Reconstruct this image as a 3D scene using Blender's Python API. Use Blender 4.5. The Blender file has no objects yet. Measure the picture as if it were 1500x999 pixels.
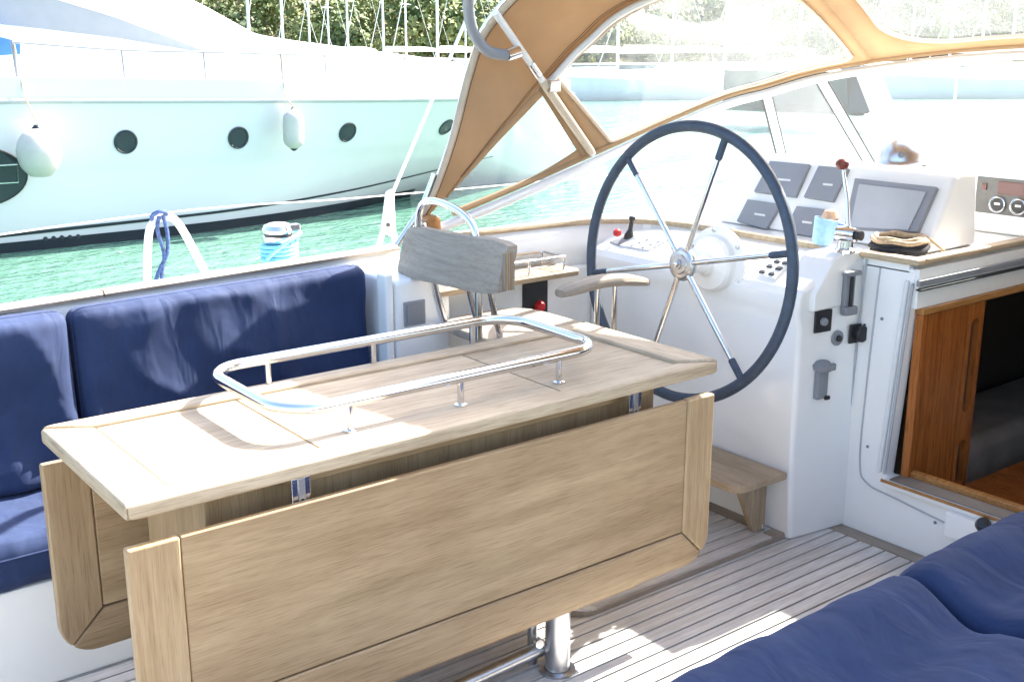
import bpy, bmesh, math, random
import numpy as np
from mathutils import Vector, Matrix, noise
random.seed(7)
scn = bpy.context.scene
R = math.radians
# ------------------------------------------------------------------ camera, sky, sun, exposure
FPX = 1628.0; YAW = R(52.3); PIT = R(14.7); CAM = Vector((0, 0, 1.62))
FW = Vector((math.cos(YAW)*math.cos(PIT), math.sin(YAW)*math.cos(PIT), -math.sin(PIT)))
RT = Vector((math.sin(YAW), -math.cos(YAW), 0)); UPV = RT.cross(FW)
cd = bpy.data.cameras.new('camera'); cam = bpy.data.objects.new('camera', cd); scn.collection.objects.link(cam)
cam.location = CAM
cam.rotation_euler = Matrix((RT, UPV, -FW)).transposed().to_euler()
cd.sensor_width = 36; cd.lens = FPX/1500*36; cd.clip_end = 6000; cd.clip_start = 0.05
scn.camera = cam
SUN_EL = R(42); SUN_AZ = R(2)                       # azimuth from the bow (+X) towards port (+Y)
w = bpy.data.worlds.new('World'); scn.world = w; w.use_nodes = True
nt = w.node_tree; bg = nt.nodes['Background']; sky = nt.nodes.new('ShaderNodeTexSky'); sky.sky_type = 'NISHITA'
sky.sun_disc = False; sky.sun_elevation = SUN_EL; sky.sun_rotation = R(90)-SUN_AZ; sky.dust_density = 3.2; sky.air_density = 1.0; sky.ozone_density = 0.6
nt.links.new(sky.outputs[0], bg.inputs[0]); bg.inputs[1].default_value = 0.15
sd = bpy.data.lights.new('sun', 'SUN'); sun = bpy.data.objects.new('sun', sd); scn.collection.objects.link(sun)
sd.energy = 5.0; sd.angle = R(0.5); sd.color = (1, .95, .87)
sdir = Vector((math.cos(SUN_EL)*math.cos(SUN_AZ), math.cos(SUN_EL)*math.sin(SUN_AZ), math.sin(SUN_EL)))
sun.rotation_euler = sdir.to_track_quat('Z', 'Y').to_euler(); sun.location = (3, 2, 12)
scn.view_settings.view_transform = 'Standard'; scn.view_settings.look = 'None'
scn.view_settings.exposure = 2.28; scn.view_settings.gamma = 1.0

def ray(x, y): return (FW*FPX + RT*(x-750) - UPV*(y-499.5)).normalized()
def onz(x, y, z): d = ray(x, y); return CAM + d*((z-CAM.z)/d.z)
def onx(x, y, X): d = ray(x, y); return CAM + d*((X-CAM.x)/d.x)
def ony(x, y, Y): d = ray(x, y); return CAM + d*((Y-CAM.y)/d.y)
def onp(x, y, p0, n): d = ray(x, y); return CAM + d*((p0-CAM).dot(n)/d.dot(n))

# ------------------------------------------------------------------ materials
def newmat(name):
    m = bpy.data.materials.new(name); m.use_nodes = True
    nt = m.node_tree; return m, nt, nt.nodes['Principled BSDF']
def N(nt, t, **kw):
    n = nt.nodes.new(t)
    for k, v in kw.items(): setattr(n, k, v)
    return n
def bump(nt, p, src, strength, dist=.002):
    b = N(nt, 'ShaderNodeBump'); b.inputs['Strength'].default_value = strength; b.inputs['Distance'].default_value = dist
    nt.links.new(src, b.inputs['Height']); nt.links.new(b.outputs[0], p.inputs['Normal'])
def coords(nt, scale, which='Object'):
    tc = N(nt, 'ShaderNodeTexCoord'); mp = N(nt, 'ShaderNodeMapping'); mp.inputs['Scale'].default_value = scale
    nt.links.new(tc.outputs[which], mp.inputs[0]); return mp.outputs[0]
def noise_n(nt, vec, scale, detail=4, rough=.55):
    n = N(nt, 'ShaderNodeTexNoise'); n.inputs['Scale'].default_value = scale; n.inputs['Detail'].default_value = detail
    n.inputs['Roughness'].default_value = rough
    nt.links.new(vec, n.inputs['Vector']); return n.outputs[0]
def ramp(nt, fac, stops):
    r = N(nt, 'ShaderNodeValToRGB'); el = r.color_ramp.elements
    while len(el) < len(stops): el.new(.5)
    for e, (p, c) in zip(el, stops): e.position = p; e.color = (*c, 1)
    nt.links.new(fac, r.inputs[0]); return r.outputs[0]
def mixc(nt, a, b, fac, mode='MULTIPLY'):
    m = N(nt, 'ShaderNodeMix', data_type='RGBA', blend_type=mode)
    if isinstance(fac, (int, float)): m.inputs[0].default_value = fac
    else: nt.links.new(fac, m.inputs[0])
    for s, v in ((6, a), (7, b)):
        if isinstance(v, tuple): m.inputs[s].default_value = (*v, 1)
        else: nt.links.new(v, m.inputs[s])
    return m.outputs[2]
def flat(name, col, rough=.5, metal=0, coat=0, var=.12, nscale=6, bmp=0):
    m, nt, p = newmat(name)
    v = coords(nt, (1, 1, 1)); n = noise_n(nt, v, nscale, 5)
    lo = tuple(c*(1-var) for c in col); hi = tuple(min(1, c*(1+var*.5)) for c in col)
    nt.links.new(ramp(nt, n, [(.3, lo), (.7, hi)]), p.inputs['Base Color'])
    p.inputs['Roughness'].default_value = rough; p.inputs['Metallic'].default_value = metal
    p.inputs['Coat Weight'].default_value = coat; p.inputs['Coat Roughness'].default_value = .08
    if bmp: bump(nt, p, noise_n(nt, v, 220, 3), bmp, .001)
    return m
def wood(name, a, b, axis, rough=.6, stain=(.75, .72, .7), stain_amt=.5, pore=.75):
    m, nt, p = newmat(name)
    oi = N(nt, 'ShaderNodeObjectInfo')
    tc = N(nt, 'ShaderNodeTexCoord'); ad = N(nt, 'ShaderNodeVectorMath', operation='ADD'); cb = N(nt, 'ShaderNodeMath', operation='MULTIPLY'); cb.inputs[1].default_value = 7
    nt.links.new(oi.outputs['Random'], cb.inputs[0]); nt.links.new(tc.outputs['Object'], ad.inputs[0]); nt.links.new(cb.outputs[0], ad.inputs[1])
    def vec(across, along):
        mp = N(nt, 'ShaderNodeMapping'); sc = [across]*3; sc[axis] = along; mp.inputs['Scale'].default_value = sc
        nt.links.new(ad.outputs[0], mp.inputs[0]); return mp.outputs[0]
    broad = noise_n(nt, vec(16, 1.5), 1.0, 4, .55)                   # growth bands
    bands = N(nt, 'ShaderNodeTexWave'); bands.wave_type = 'BANDS'; bands.bands_direction = 'XYZ'[(axis+1) % 3]
    bands.inputs['Scale'].default_value = 1.0; bands.inputs['Distortion'].default_value = 9; bands.inputs['Detail'].default_value = 4; bands.inputs['Detail Scale'].default_value = 1.2
    nt.links.new(vec(11, 1.1), bands.inputs['Vector'])
    pores = noise_n(nt, vec(380, 13), 1.0, 2, .5); fibre = noise_n(nt, vec(190, 9), 1.0, 4, .65)
    col = ramp(nt, broad, [(.28, a), (.72, b)])
    col = mixc(nt, col, ramp(nt, bands.outputs[0], [(0, (.86, .84, .81)), (.6, (1, 1, 1))]), .6)
    col = mixc(nt, col, ramp(nt, fibre, [(.35, (.80, .77, .74)), (.6, (1, 1, 1))]), .7)
    col = mixc(nt, col, ramp(nt, pores, [(.36, (.55, .48, .42)), (.47, (1, 1, 1))]), pore)
    blot = ramp(nt, noise_n(nt, coords(nt, (1, 1, 1)), 3.2, 6, .65), [(.38, stain), (.62, (1.0, 1.0, 1.0))])
    col = mixc(nt, col, blot, stain_amt)
    col = mixc(nt, col, ramp(nt, oi.outputs['Random'], [(0, (.86, .85, .84)), (1, (1, 1, 1))]), 1.0)
    nt.links.new(col, p.inputs['Base Color']); p.inputs['Roughness'].default_value = rough
    bump(nt, p, pores, .15, .001); return m
def fabric(name, col, hi):
    m, nt, p = newmat(name)
    v = coords(nt, (1, 1, 1)); n = noise_n(nt, v, 7, 6, .65)
    weave = noise_n(nt, v, 900, 2)
    c = mixc(nt, ramp(nt, n, [(.3, col), (.75, hi)]), ramp(nt, weave, [(.35, (.7, .7, .72)), (.65, (1.1, 1.1, 1.1))]), .8)
    nt.links.new(c, p.inputs['Base Color'])
    p.inputs['Roughness'].default_value = .85; p.inputs['Sheen Weight'].default_value = .10; p.inputs['Sheen Roughness'].default_value = .4
    p.inputs['Sheen Tint'].default_value = (.5, .6, 1, 1)
    # soft creases: ridges of a warped noise, plus the weave
    wv = N(nt, 'ShaderNodeTexNoise'); wv.inputs['Scale'].default_value = 9; wv.inputs['Detail'].default_value = 2; wv.inputs['Roughness'].default_value = .4; wv.inputs['Distortion'].default_value = .6
    nt.links.new(coords(nt, (1.6, 1, .7)), wv.inputs['Vector'])
    b1 = N(nt, 'ShaderNodeBump'); b1.inputs['Strength'].default_value = .5; b1.inputs['Distance'].default_value = .022; nt.links.new(wv.outputs[0], b1.inputs['Height'])
    b2 = N(nt, 'ShaderNodeBump'); b2.inputs['Strength'].default_value = .4; b2.inputs['Distance'].default_value = .001; nt.links.new(weave, b2.inputs['Height'])
    nt.links.new(b1.outputs[0], b2.inputs['Normal']); nt.links.new(b2.outputs[0], p.inputs['Normal']); return m
def clear(name, tint, haze, gloss_rough, ior_f=.06, streak=0):
    """Clear sheet: mostly straight-through light, a little milky scatter, glossy skin."""
    m = bpy.data.materials.new(name); m.use_nodes = True; nt = m.node_tree; nt.nodes.clear()
    out = N(nt, 'ShaderNodeOutputMaterial'); tr = N(nt, 'ShaderNodeBsdfTransparent'); tr.inputs[0].default_value = (*tint, 1)
    di = N(nt, 'ShaderNodeBsdfDiffuse'); di.inputs[0].default_value = (.85, .88, .9, 1)
    tl = N(nt, 'ShaderNodeBsdfTranslucent'); tl.inputs[0].default_value = (.85, .88, .9, 1)
    gl = N(nt, 'ShaderNodeBsdfGlossy'); gl.inputs['Roughness'].default_value = gloss_rough
    a = N(nt, 'ShaderNodeMixShader'); a.inputs[0].default_value = .5
    nt.links.new(di.outputs[0], a.inputs[1]); nt.links.new(tl.outputs[0], a.inputs[2])
    b = N(nt, 'ShaderNodeMixShader'); b.inputs[0].default_value = haze
    if streak:
        n = noise_n(nt, coords(nt, (6, 6, 1.3)), 1.5, 5, .6)
        mr = N(nt, 'ShaderNodeMapRange'); mr.inputs[1].default_value = .3; mr.inputs[2].default_value = .75
        mr.inputs[3].default_value = haze*(1-streak); mr.inputs[4].default_value = haze*(1+streak)
        nt.links.new(n, mr.inputs[0]); nt.links.new(mr.outputs[0], b.inputs[0])
    nt.links.new(tr.outputs[0], b.inputs[1]); nt.links.new(a.outputs[0], b.inputs[2])
    lw = N(nt, 'ShaderNodeLayerWeight'); lw.inputs[0].default_value = .5; pw = N(nt, 'ShaderNodeMath', operation='POWER'); pw.inputs[1].default_value = 5
    nt.links.new(lw.outputs['Facing'], pw.inputs[0])
    fr = N(nt, 'ShaderNodeMath', operation='MULTIPLY_ADD'); fr.inputs[1].default_value = .85; fr.inputs[2].default_value = ior_f
    nt.links.new(pw.outputs[0], fr.inputs[0])
    c = N(nt, 'ShaderNodeMixShader'); nt.links.new(fr.outputs[0], c.inputs[0])
    nt.links.new(b.outputs[0], c.inputs[1]); nt.links.new(gl.outputs[0], c.inputs[2])
    nt.links.new(c.outputs[0], out.inputs[0]); return m
def canvas_mat(name, col, trans=.35):
    m = bpy.data.materials.new(name); m.use_nodes = True; nt = m.node_tree; nt.nodes.clear()
    out = N(nt, 'ShaderNodeOutputMaterial'); v = coords(nt, (1, 1, 1))
    n = noise_n(nt, v, 4, 5); c = ramp(nt, n, [(.3, tuple(k*.82 for k in col)), (.7, col)])
    di = N(nt, 'ShaderNodeBsdfDiffuse'); tl = N(nt, 'ShaderNodeBsdfTranslucent')
    nt.links.new(c, di.inputs[0]); nt.links.new(c, tl.inputs[0])
    b = N(nt, 'ShaderNodeBump'); b.inputs['Strength'].default_value = .3; b.inputs['Distance'].default_value = .001
    nt.links.new(noise_n(nt, v, 300, 2), b.inputs['Height']); nt.links.new(b.outputs[0], di.inputs['Normal'])
    mx = N(nt, 'ShaderNodeMixShader'); mx.inputs[0].default_value = trans
    nt.links.new(di.outputs[0], mx.inputs[1]); nt.links.new(tl.outputs[0], mx.inputs[2]); nt.links.new(mx.outputs[0], out.inputs[0]); return m

M = {}
M['gel'] = flat('white_gelcoat', (.84, .83, .80), .28, coat=.35, var=.05, nscale=2.5)
M['gelcream'] = flat('cream_gelcoat', (.80, .77, .70), .35, coat=.2, var=.05, nscale=2.5)
M['steel'] = flat('stainless_steel', (.72, .73, .75), .13, metal=1, var=.08, nscale=14)
M['steel2'] = flat('brushed_steel', (.55, .56, .58), .3, metal=1, var=.12, nscale=20)
for ax, k in enumerate('xyz'):
    M['teak'+k] = wood('weathered_teak_'+k, (.43, .325, .205), (.61, .485, .33), ax, pore=.5)
    M['leaf'+k] = wood('warm_teak_'+k, (.37, .245, .125), (.53, .375, .21), ax, .5, (.84, .80, .75), .5, .42)
    M['grey'+k] = wood('silvered_teak_'+k, (.33, .28, .225), (.46, .395, .32), ax, .7, pore=.3)
    M['deck'+k] = wood('scrubbed_teak_deck_'+k, (.68, .65, .61), (.82, .80, .77), ax, .75, (.88, .86, .84), .3, .45)
M['ply'] = wood('laminated_teak_end', (.16, .10, .06), (.45, .32, .2), 1, .6)
M['varnish'] = wood('varnished_mahogany', (.30, .088, .018), (.42, .145, .036), 2, .25, (.85, .8, .75), .3)
M['varnishx'] = wood('varnished_trim', (.38, .17, .05), (.55, .28, .10), 0, .25, (.85, .8, .75), .3)
M['navy'] = fabric('navy_canvas', (.0085, .021, .068), (.0135, .032, .098))
M['canvas'] = canvas_mat('tan_canvas', (.50, .345, .21), .34)
M['tape'] = canvas_mat('cream_binding', (.72, .62, .50), .2)
M['vinyl'] = clear('clear_vinyl', (.93, .96, .97), .085, .07, streak=.5)
M['glass'] = clear('windscreen_glass', (.86, .93, .93), .02, .02, streak=.4)
M['milky'] = clear('milky_corner_pane', (.86, .89, .89), .12, .05, streak=.35)
M['black'] = flat('black_plastic', (.018, .018, .02), .4)
M['caulk'] = flat('black_caulking', (.02, .02, .02), .8)
M['grip'] = flat('blue_grey_leather', (.045, .066, .10), .5, var=.25, nscale=30, bmp=.4)
M['greyp'] = flat('grey_plastic', (.22, .23, .25), .45)
M['panelgrey'] = flat('dark_panel_face', (.105, .10, .095), .4)
M['cover'] = flat('grey_display_cover', (.25, .26, .285), .5, var=.08)
M['cover2'] = flat('pale_grey_display', (.42, .43, .45), .35, var=.08)
M['red'] = flat('red_plastic', (.55, .02, .02), .35)
M['darkred'] = flat('dark_red_knob', (.16, .022, .015), .3, coat=.4)
M['redglass'] = flat('dark_red_display', (.09, .012, .012), .15)
M['whitep'] = flat('white_painted_metal', (.70, .70, .69), .35, var=.06)
M['rope_c'] = flat('cyan_rope', (.22, .60, .74), .8, var=.3, nscale=120, bmp=.5)
M['rope_w'] = flat('white_rope', (.74, .72, .68), .8, var=.25, nscale=120, bmp=.5)
M['rope_n'] = flat('navy_flecked_rope', (.05, .09, .22), .8, var=.6, nscale=90, bmp=.5)
M['rope_t'] = flat('tan_rope', (.55, .40, .25), .85, var=.35, nscale=90, bmp=.5)
M['rope_k'] = flat('black_rope', (.03, .03, .035), .85, var=.5, nscale=90, bmp=.5)
M['cupblue'] = flat('light_blue_cup', (.38, .62, .88), .3, var=.15, nscale=60)
M['cupdark'] = flat('mid_blue_plastic', (.08, .22, .62), .3)
M['peach'] = flat('peach_sponge', (.72, .42, .26), .8, var=.25, nscale=60)
M['hull'] = flat('pale_hull_paint', (.60, .605, .62), .16, coat=.4, var=.02, nscale=.6)
M['hullw'] = flat('white_superstructure', (.82, .82, .82), .3, var=.03, nscale=.8)
M['boot'] = flat('dark_antifouling', (.012, .018, .028), .4)
M['fender'] = flat('white_fender_vinyl', (.50, .475, .43), .45, var=.14, nscale=4)
M['glassdark'] = flat('dark_porthole_glass', (.02, .03, .04), .06)
M['blueaw'] = flat('blue_awning', (.05, .18, .62), .7)
M['hulldark'] = flat('dark_grey_hull', (.045, .065, .07), .25)
M['dark'] = flat('cabin_shade_lining', (.05, .035, .025), .7)  # near-black brown, stands in for the shade inside the cabin
M['uphol'] = flat('pale_cabin_upholstery', (.22, .19, .16), .8, var=.3, nscale=5)
M['stone'] = flat('quay_stone', (.34, .32, .29), .9, var=.3, nscale=1.5)

# ------------------------------------------------------------------ mesh helpers
COL = scn.collection
def catmull(pts, n=8, closed=False):
    P = [Vector(p) for p in pts]; out = []; L = len(P); rng = L if closed else L-1
    for i in range(rng):
        if closed: a, b, c, d = P[(i-1) % L], P[i], P[(i+1) % L], P[(i+2) % L]
        else: b, c = P[i], P[i+1]; a = P[i-1] if i else b*2-c; d = P[i+2] if i+2 < L else c*2-b
        for k in range(n):
            t = k/n
            out.append(.5*((2*b)+(c-a)*t+(2*a-5*b+4*c-d)*t*t+(3*b-a-3*c+d)*t**3))
    if not closed: out.append(P[-1])
    return out
class G:
    def __init__(s): s.v = []; s.f = []
    def add(s, vs, fs):
        o = len(s.v); s.v += [tuple(v) for v in vs]; s.f += [tuple(i+o for i in f) for f in fs]; return s
    def bm(s, bm):
        bm.verts.index_update(); s.add([v.co.copy() for v in bm.verts], [[v.index for v in f.verts] for f in bm.faces]); bm.free(); return s
    def box(s, x0, x1, y0, y1, z0, z1, bev=0, seg=2, mat=None):
        b = bmesh.new(); bmesh.ops.create_cube(b, size=1)
        for v in b.verts: v.co = Vector(((x0+x1)/2+v.co.x*(x1-x0), (y0+y1)/2+v.co.y*(y1-y0), (z0+z1)/2+v.co.z*(z1-z0)))
        if bev: bmesh.ops.bevel(b, geom=b.edges[:], offset=bev, segments=seg, profile=.5, affect='EDGES')
        if mat is not None: b.transform(mat)
        return s.bm(b)
    def prism(s, outline, d, bev=0, seg=2):
        """closed outline of 3D points extruded by vector d"""
        b = bmesh.new(); vs = [b.verts.new(p) for p in outline]; f = b.faces.new(vs)
        r = bmesh.ops.extrude_face_region(b, geom=[f]); nv = [e for e in r['geom'] if isinstance(e, bmesh.types.BMVert)]
        bmesh.ops.translate(b, verts=nv, vec=Vector(d)); bmesh.ops.recalc_face_normals(b, faces=b.faces[:])
        if bev:
            ed = [e for e in b.edges if len(e.link_faces) == 2 and e.calc_face_angle(0) > R(50)]
            bmesh.ops.bevel(b, geom=ed, offset=bev, segments=seg, profile=.5, affect='EDGES')
        return s.bm(b)
    def tube(s, pts, r, n=10, closed=False, cap=True):
        P = [Vector(p) for p in pts]; L = len(P); vs = []; fs = []; nrm = None
        for i, p in enumerate(P):
            if closed: t = (P[(i+1) % L]-P[i-1])
            else: t = P[min(i+1, L-1)]-P[max(i-1, 0)]
            t.normalize()
            if nrm is None: nrm = t.orthogonal().normalized()
            nrm = (nrm - t*nrm.dot(t)).normalized(); bn = t.cross(nrm)
            rr = r[i] if isinstance(r, (list, tuple)) else r
            for k in range(n):
                a = 2*math.pi*k/n; vs.append(p+(nrm*math.cos(a)+bn*math.sin(a))*rr)
        for i in range(L if closed else L-1):
            j = (i+1) % L
            for k in range(n): fs.append((i*n+k, i*n+(k+1) % n, j*n+(k+1) % n, j*n+k))
        if not closed and cap: fs += [tuple(range(n-1, -1, -1)), tuple((L-1)*n+k for k in range(n))]
        return s.add(vs, fs)
    def lathe(s, prof, c, axis, n=28):
        """profile of (radius, distance along axis) pairs"""
        c = Vector(c); ax = Vector(axis).normalized(); u = ax.orthogonal().normalized(); w_ = ax.cross(u); vs = []; fs = []
        for (r, h) in prof:
            for k in range(n):
                a = 2*math.pi*k/n; vs.append(c+ax*h+(u*math.cos(a)+w_*math.sin(a))*max(r, 1e-4))
        for i in range(len(prof)-1):
            for k in range(n): fs.append((i*n+k, i*n+(k+1) % n, (i+1)*n+(k+1) % n, (i+1)*n+k))
        return s.add(vs, fs)
    def grid(s, fn, nu, nv):
        vs = [fn(i/nu, j/nv) for i in range(nu+1) for j in range(nv+1)]
        return s.add(vs, [(i*(nv+1)+j, (i+1)*(nv+1)+j, (i+1)*(nv+1)+j+1, i*(nv+1)+j+1) for i in range(nu) for j in range(nv)])
    def out(s, name, mat, parent=None, smooth=40, solid=0, label=None, origin=None):
        me = bpy.data.meshes.new(name); vv = s.v
        me.from_pydata(vv, [], s.f); me.validate()
        b = bmesh.new(); b.from_mesh(me); bmesh.ops.recalc_face_normals(b, faces=b.faces[:]); b.to_mesh(me); b.free()
        me.polygons.foreach_set('use_smooth', [True]*len(me.polygons)); me.set_sharp_from_angle(angle=R(smooth))
        me.materials.append(M[mat] if isinstance(mat, str) else mat)
        o = bpy.data.objects.new(name, me); COL.objects.link(o)
        if parent:
            o.parent = parent
            if parent.parent is None: o.matrix_parent_inverse = Matrix.Translation(-Vector(parent.location))
        if smooth <= 60 and not solid:
            wn_ = o.modifiers.new('weighted_normals', 'WEIGHTED_NORMAL'); wn_.keep_sharp = True; wn_.weight = 90
        if solid:
            md = o.modifiers.new('thickness', 'SOLIDIFY'); md.thickness = solid; md.offset = 0
        if label: o['label'] = label
        return o
def thing(name, label, cat, loc=(0, 0, 0), group=None):
    o = bpy.data.objects.new(name, None); o.location = loc; o.empty_display_size = .1; COL.objects.link(o); return tag(o, label, cat, group)
def tag(o, label, cat, group=None, kind=None):
    if label: o['label'] = label
    if cat: o['category'] = cat
    if group: o['group'] = group
    if kind: o['kind'] = kind
    return o
def struct(o): o['kind'] = 'structure'; return o
def copy_tree(o, parent=None):
    c = o.copy(); COL.objects.link(c); c.parent = parent
    for ch in list(o.children): copy_tree(ch, c)
    return c
def disc(c, axis, r, th, n=24, dome=0):
    g = G(); return g.lathe([(0, 0), (r, 0), (r, th*.7), (r*.93, th), (r*.5, th+dome*.8), (0, th+dome)], c, axis, n)

# ================================================================== SETTING: water, hillside
WZ = -0.85
def water_mat():
    m, nt, p = newmat('harbour_water')
    v = coords(nt, (1, 1, 1)); n = noise_n(nt, v, .25, 3)
    nt.links.new(ramp(nt, n, [(.3, (.07, .165, .125)), (.7, (.12, .235, .185))]), p.inputs['Base Color'])
    p.inputs['Roughness'].default_value = .04; p.inputs['IOR'].default_value = 1.33
    a = noise_n(nt, coords(nt, (1.1, 2.6, 1)), 1.5, 4, .6); b = noise_n(nt, coords(nt, (1, 2, 1)), 6, 3, .55)
    mx = N(nt, 'ShaderNodeMath', operation='MULTIPLY_ADD'); mx.inputs[1].default_value = .25
    nt.links.new(b, mx.inputs[0]); nt.links.new(a, mx.inputs[2]); bump(nt, p, mx.outputs[0], .9, .2); return m
M['water'] = water_mat()
g = G(); g.add([(-1500, -1500, WZ), (2500, -1500, WZ), (2500, 2500, WZ), (-1500, 2500, WZ)], [(0, 1, 2, 3)])
struct(g.out('water', 'water'))

def hill_h(a, d):       # a = bearing from bow towards port (radians), d = distance
    base = 150+25*math.sin(a*5)
    t = max(0, (d-base)/230)
    return -1.5 + 95*min(1, t)**.8*(.75+.25*math.sin(a*4+1.3)) + 3*noise.noise(Vector((math.cos(a)*d*.03, math.sin(a)*d*.03, 0)))*min(1, t*6)
def hpt(a, d): return Vector((math.cos(a)*d, math.sin(a)*d, hill_h(a, d)))
g = G(); g.grid(lambda u, v: hpt(R(-5+u*115), 120+v*400), 90, 40)
M['earth'] = flat('dry_hillside_soil', (.17, .15, .07), .95, var=.4, nscale=.08)
struct(g.out('hillside', 'earth', smooth=180))
def leaf_mat():
    m, nt, p = newmat('hillside_foliage')
    n = noise_n(nt, coords(nt, (1, 1, 1)), .16, 5, .7)
    nt.links.new(ramp(nt, n, [(.34, (.028, .06, .02)), (.48, (.10, .14, .034)), (.62, (.21, .23, .065))]), p.inputs['Base Color'])
    p.inputs['Roughness'].default_value = .7; p.inputs['Subsurface Weight'].default_value = 0
    return m
M['leafs'] = leaf_mat()
def scrub():
    rs = np.random.RandomState(3); V = []; n_t = 3600; q = 190
    for i in range(n_t):
        a = R(rs.uniform(0, 108)); d = 150+25*math.sin(a*5)+3+(rs.uniform(0, 1)**1.5)*200
        c = np.array(hpt(a, d)); r = rs.uniform(1.4, 3.4); h = r*rs.uniform(.8, 1.5)
        dv = rs.normal(size=(q, 3)); dv /= np.linalg.norm(dv, axis=1)[:, None]
        rad = rs.uniform(.55, 1.05, (q, 1)); lump = 1+.3*np.sin(dv[:, :1]*5+i)+.2*np.sin(dv[:, 1:2]*7+i*2)
        ctr = c+np.array([0, 0, h*.6])+dv*rad*lump*np.array([r, r, h])
        s = rs.uniform(.25, .6, (q, 1))*r*.24
        t1 = rs.normal(size=(q, 3)); t1 -= dv*(t1*dv).sum(1)[:, None]*.7; t1 /= np.linalg.norm(t1, axis=1)[:, None]
        t2 = np.cross(dv, t1); t2 /= np.linalg.norm(t2, axis=1)[:, None]
        V.append(np.stack([ctr-t1*s, ctr-t2*s*.7, ctr+t1*s, ctr+t2*s*.7], 1).reshape(-1, 3))
    V = np.concatenate(V).astype(np.float32); nf = len(V)//4
    me = bpy.data.meshes.new('hillside_scrub'); me.vertices.add(len(V)); me.vertices.foreach_set('co', V.ravel())
    me.loops.add(nf*4); me.loops.foreach_set('vertex_index', np.arange(nf*4, dtype=np.int32))
    me.polygons.add(nf); me.polygons.foreach_set('loop_start', np.arange(0, nf*4, 4, dtype=np.int32))
    me.update(calc_edges=True); me.materials.append(M['leafs'])
    o = bpy.data.objects.new('hillside_scrub', me); COL.objects.link(o)
    tag(o, 'green and olive scrub and trees covering the hillside behind the marina', 'trees', kind='stuff')
scrub()

# ================================================================== OWN YACHT: floor
XB = 3.137
floor = G().box(-.7, XB+.02, 1.28, 2.86, -.05, -.006).out('cockpit_floor', 'caulk'); struct(floor)
y = 1.335; pitch_ = .0505
plank_me = None
while y < 2.8:
    x1 = XB-.062
    o = G().box(-.68, x1, y+.0036, y+pitch_-.0036, -.012, 0).out('plank', 'deckx', floor)
    y += pitch_
G().prism([(x1+.003, 1.335, -.01), (XB, 1.335, -.01), (XB, 2.3, -.01), (x1+.003, 2.3, -.01)], (0, 0, .012)).out('margin_board', 'greyy', floor)
# raised helm platform
hp = thing('helm_platform', 'low raised teak helm platform with planked top at the console foot', 'platform', (2.4, 2.5, 0))
PX0, PX1, PY0, PY1 = 1.95, 2.885, 2.205, 2.795
cr = .07
arc = [(PX0+cr-cr*math.cos(t), PY0+cr-cr*math.sin(t)) for t in [i*math.pi/16 for i in range(9)]]
g = G(); g.prism([(x, y, .002) for x, y in arc]+[(PX1, PY0, .002), (PX1, PY1, .002), (PX0, PY1, .002)], (0, 0, .014)); g.out('platform_base', 'greyx', hp)
y = PY0+.004; k = 0
while y < PY1-.02:
    xa = PX0+.065 if k > 0 else PX0+cr; xb = PX1-.062
    G().box(xa, xb, y+.0036, min(y+pitch_, PY1)-.0036, .014, .0225).out('plank', 'deckx', hp); y += pitch_; k += 1
G().box(PX1-.058, PX1+.0, PY0+.002, PY1, .014, .0225).out('margin_board', 'greyy', hp)
G().prism([(x+.003, y+.003, .0145) for x, y in arc]+[(PX0+.062, PY0+.054, .0145), (PX0+.062, PY1, .0145), (PX0+.003, PY1, .0145)], (0, 0, .008)).out('margin_board', 'decky', hp)

# ================================================================== OWN YACHT: moulding
yacht = thing('sailing_yacht', 'white sailing yacht cockpit moulding with teak trim, coamings, console and companionway', 'yacht', (2, 2.07, 0))
# hull outer shell
def hullshell(u, v):
    X = -4+u*13; hb = 2.15*(1-max(0, (X-3)/6.2)**2.2)+.02; s = v*2-1
    return Vector((X, 2.07+hb*s, .62 if abs(s) == 1 else .62-1.5*(1-abs(s)**6)))
G().grid(hullshell, 30, 24).out('hull', 'gel', yacht, 60)
# port coaming path (inner edge) and shape
rail_path = [(-.9, 3.2), (.0, 3.21), (.71, 3.245), (1.4, 3.335), (2.12, 3.425)]
def path_y(X):
    for (a, b), (c, d) in zip(rail_path, rail_path[1:]):
        if X <= c: return b+(d-b)*(X-a)/(c-a)
    return rail_path[-1][1]
xs = [-.9+i*.15 for i in range(21)]; xs[-1] = 2.12
prof = lambda X: [(path_y(X), .28), (path_y(X), .895), (path_y(X)+.015, .912), (path_y(X)+.12, .905), (path_y(X)+.38, .84), (path_y(X)+.46, .60), (4.22, .62)]
g = G(); n = 7
g.add([(X, *p) for X in xs for p in prof(X)], [(i*n+k, (i+1)*n+k, (i+1)*n+k+1, i*n+k+1) for i in range(len(xs)-1) for k in range(n-1)])
coam = g.out('coaming', 'gel', yacht, 30)
for a, b in (((-.9), 1.005), (1.01, 2.12)):         # teak cap rail in two lengths
    pts = [(a+(b-a)*i/14) for i in range(15)]; g = G()
    sec = [(-.012, 0), (-.016, .010), (-.008, .019), (.030, .019), (.036, .010), (.032, 0)]
    g.add([(X, path_y(X)+p, .912+q) for X in pts for p, q in sec], [(i*6+k, i*6+(k+1) % 6, (i+1)*6+(k+1) % 6, (i+1)*6+k) for i in range(14) for k in range(6)]+[(5, 4, 3, 2, 1, 0), tuple(14*6+k for k in range(6))])
    g.out('cap_rail', 'greyx', coam, 50)
# settee bases
g = G(); g.box(-.9, 1.95, 2.80, 3.42, .0, .295, .012); g.out('settee_base', 'gelcream', yacht)
g = G(); g.box(-.9, XB, .45, 1.325, .0, .31, .012); g.out('settee_base', 'gelcream', yacht)
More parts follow.
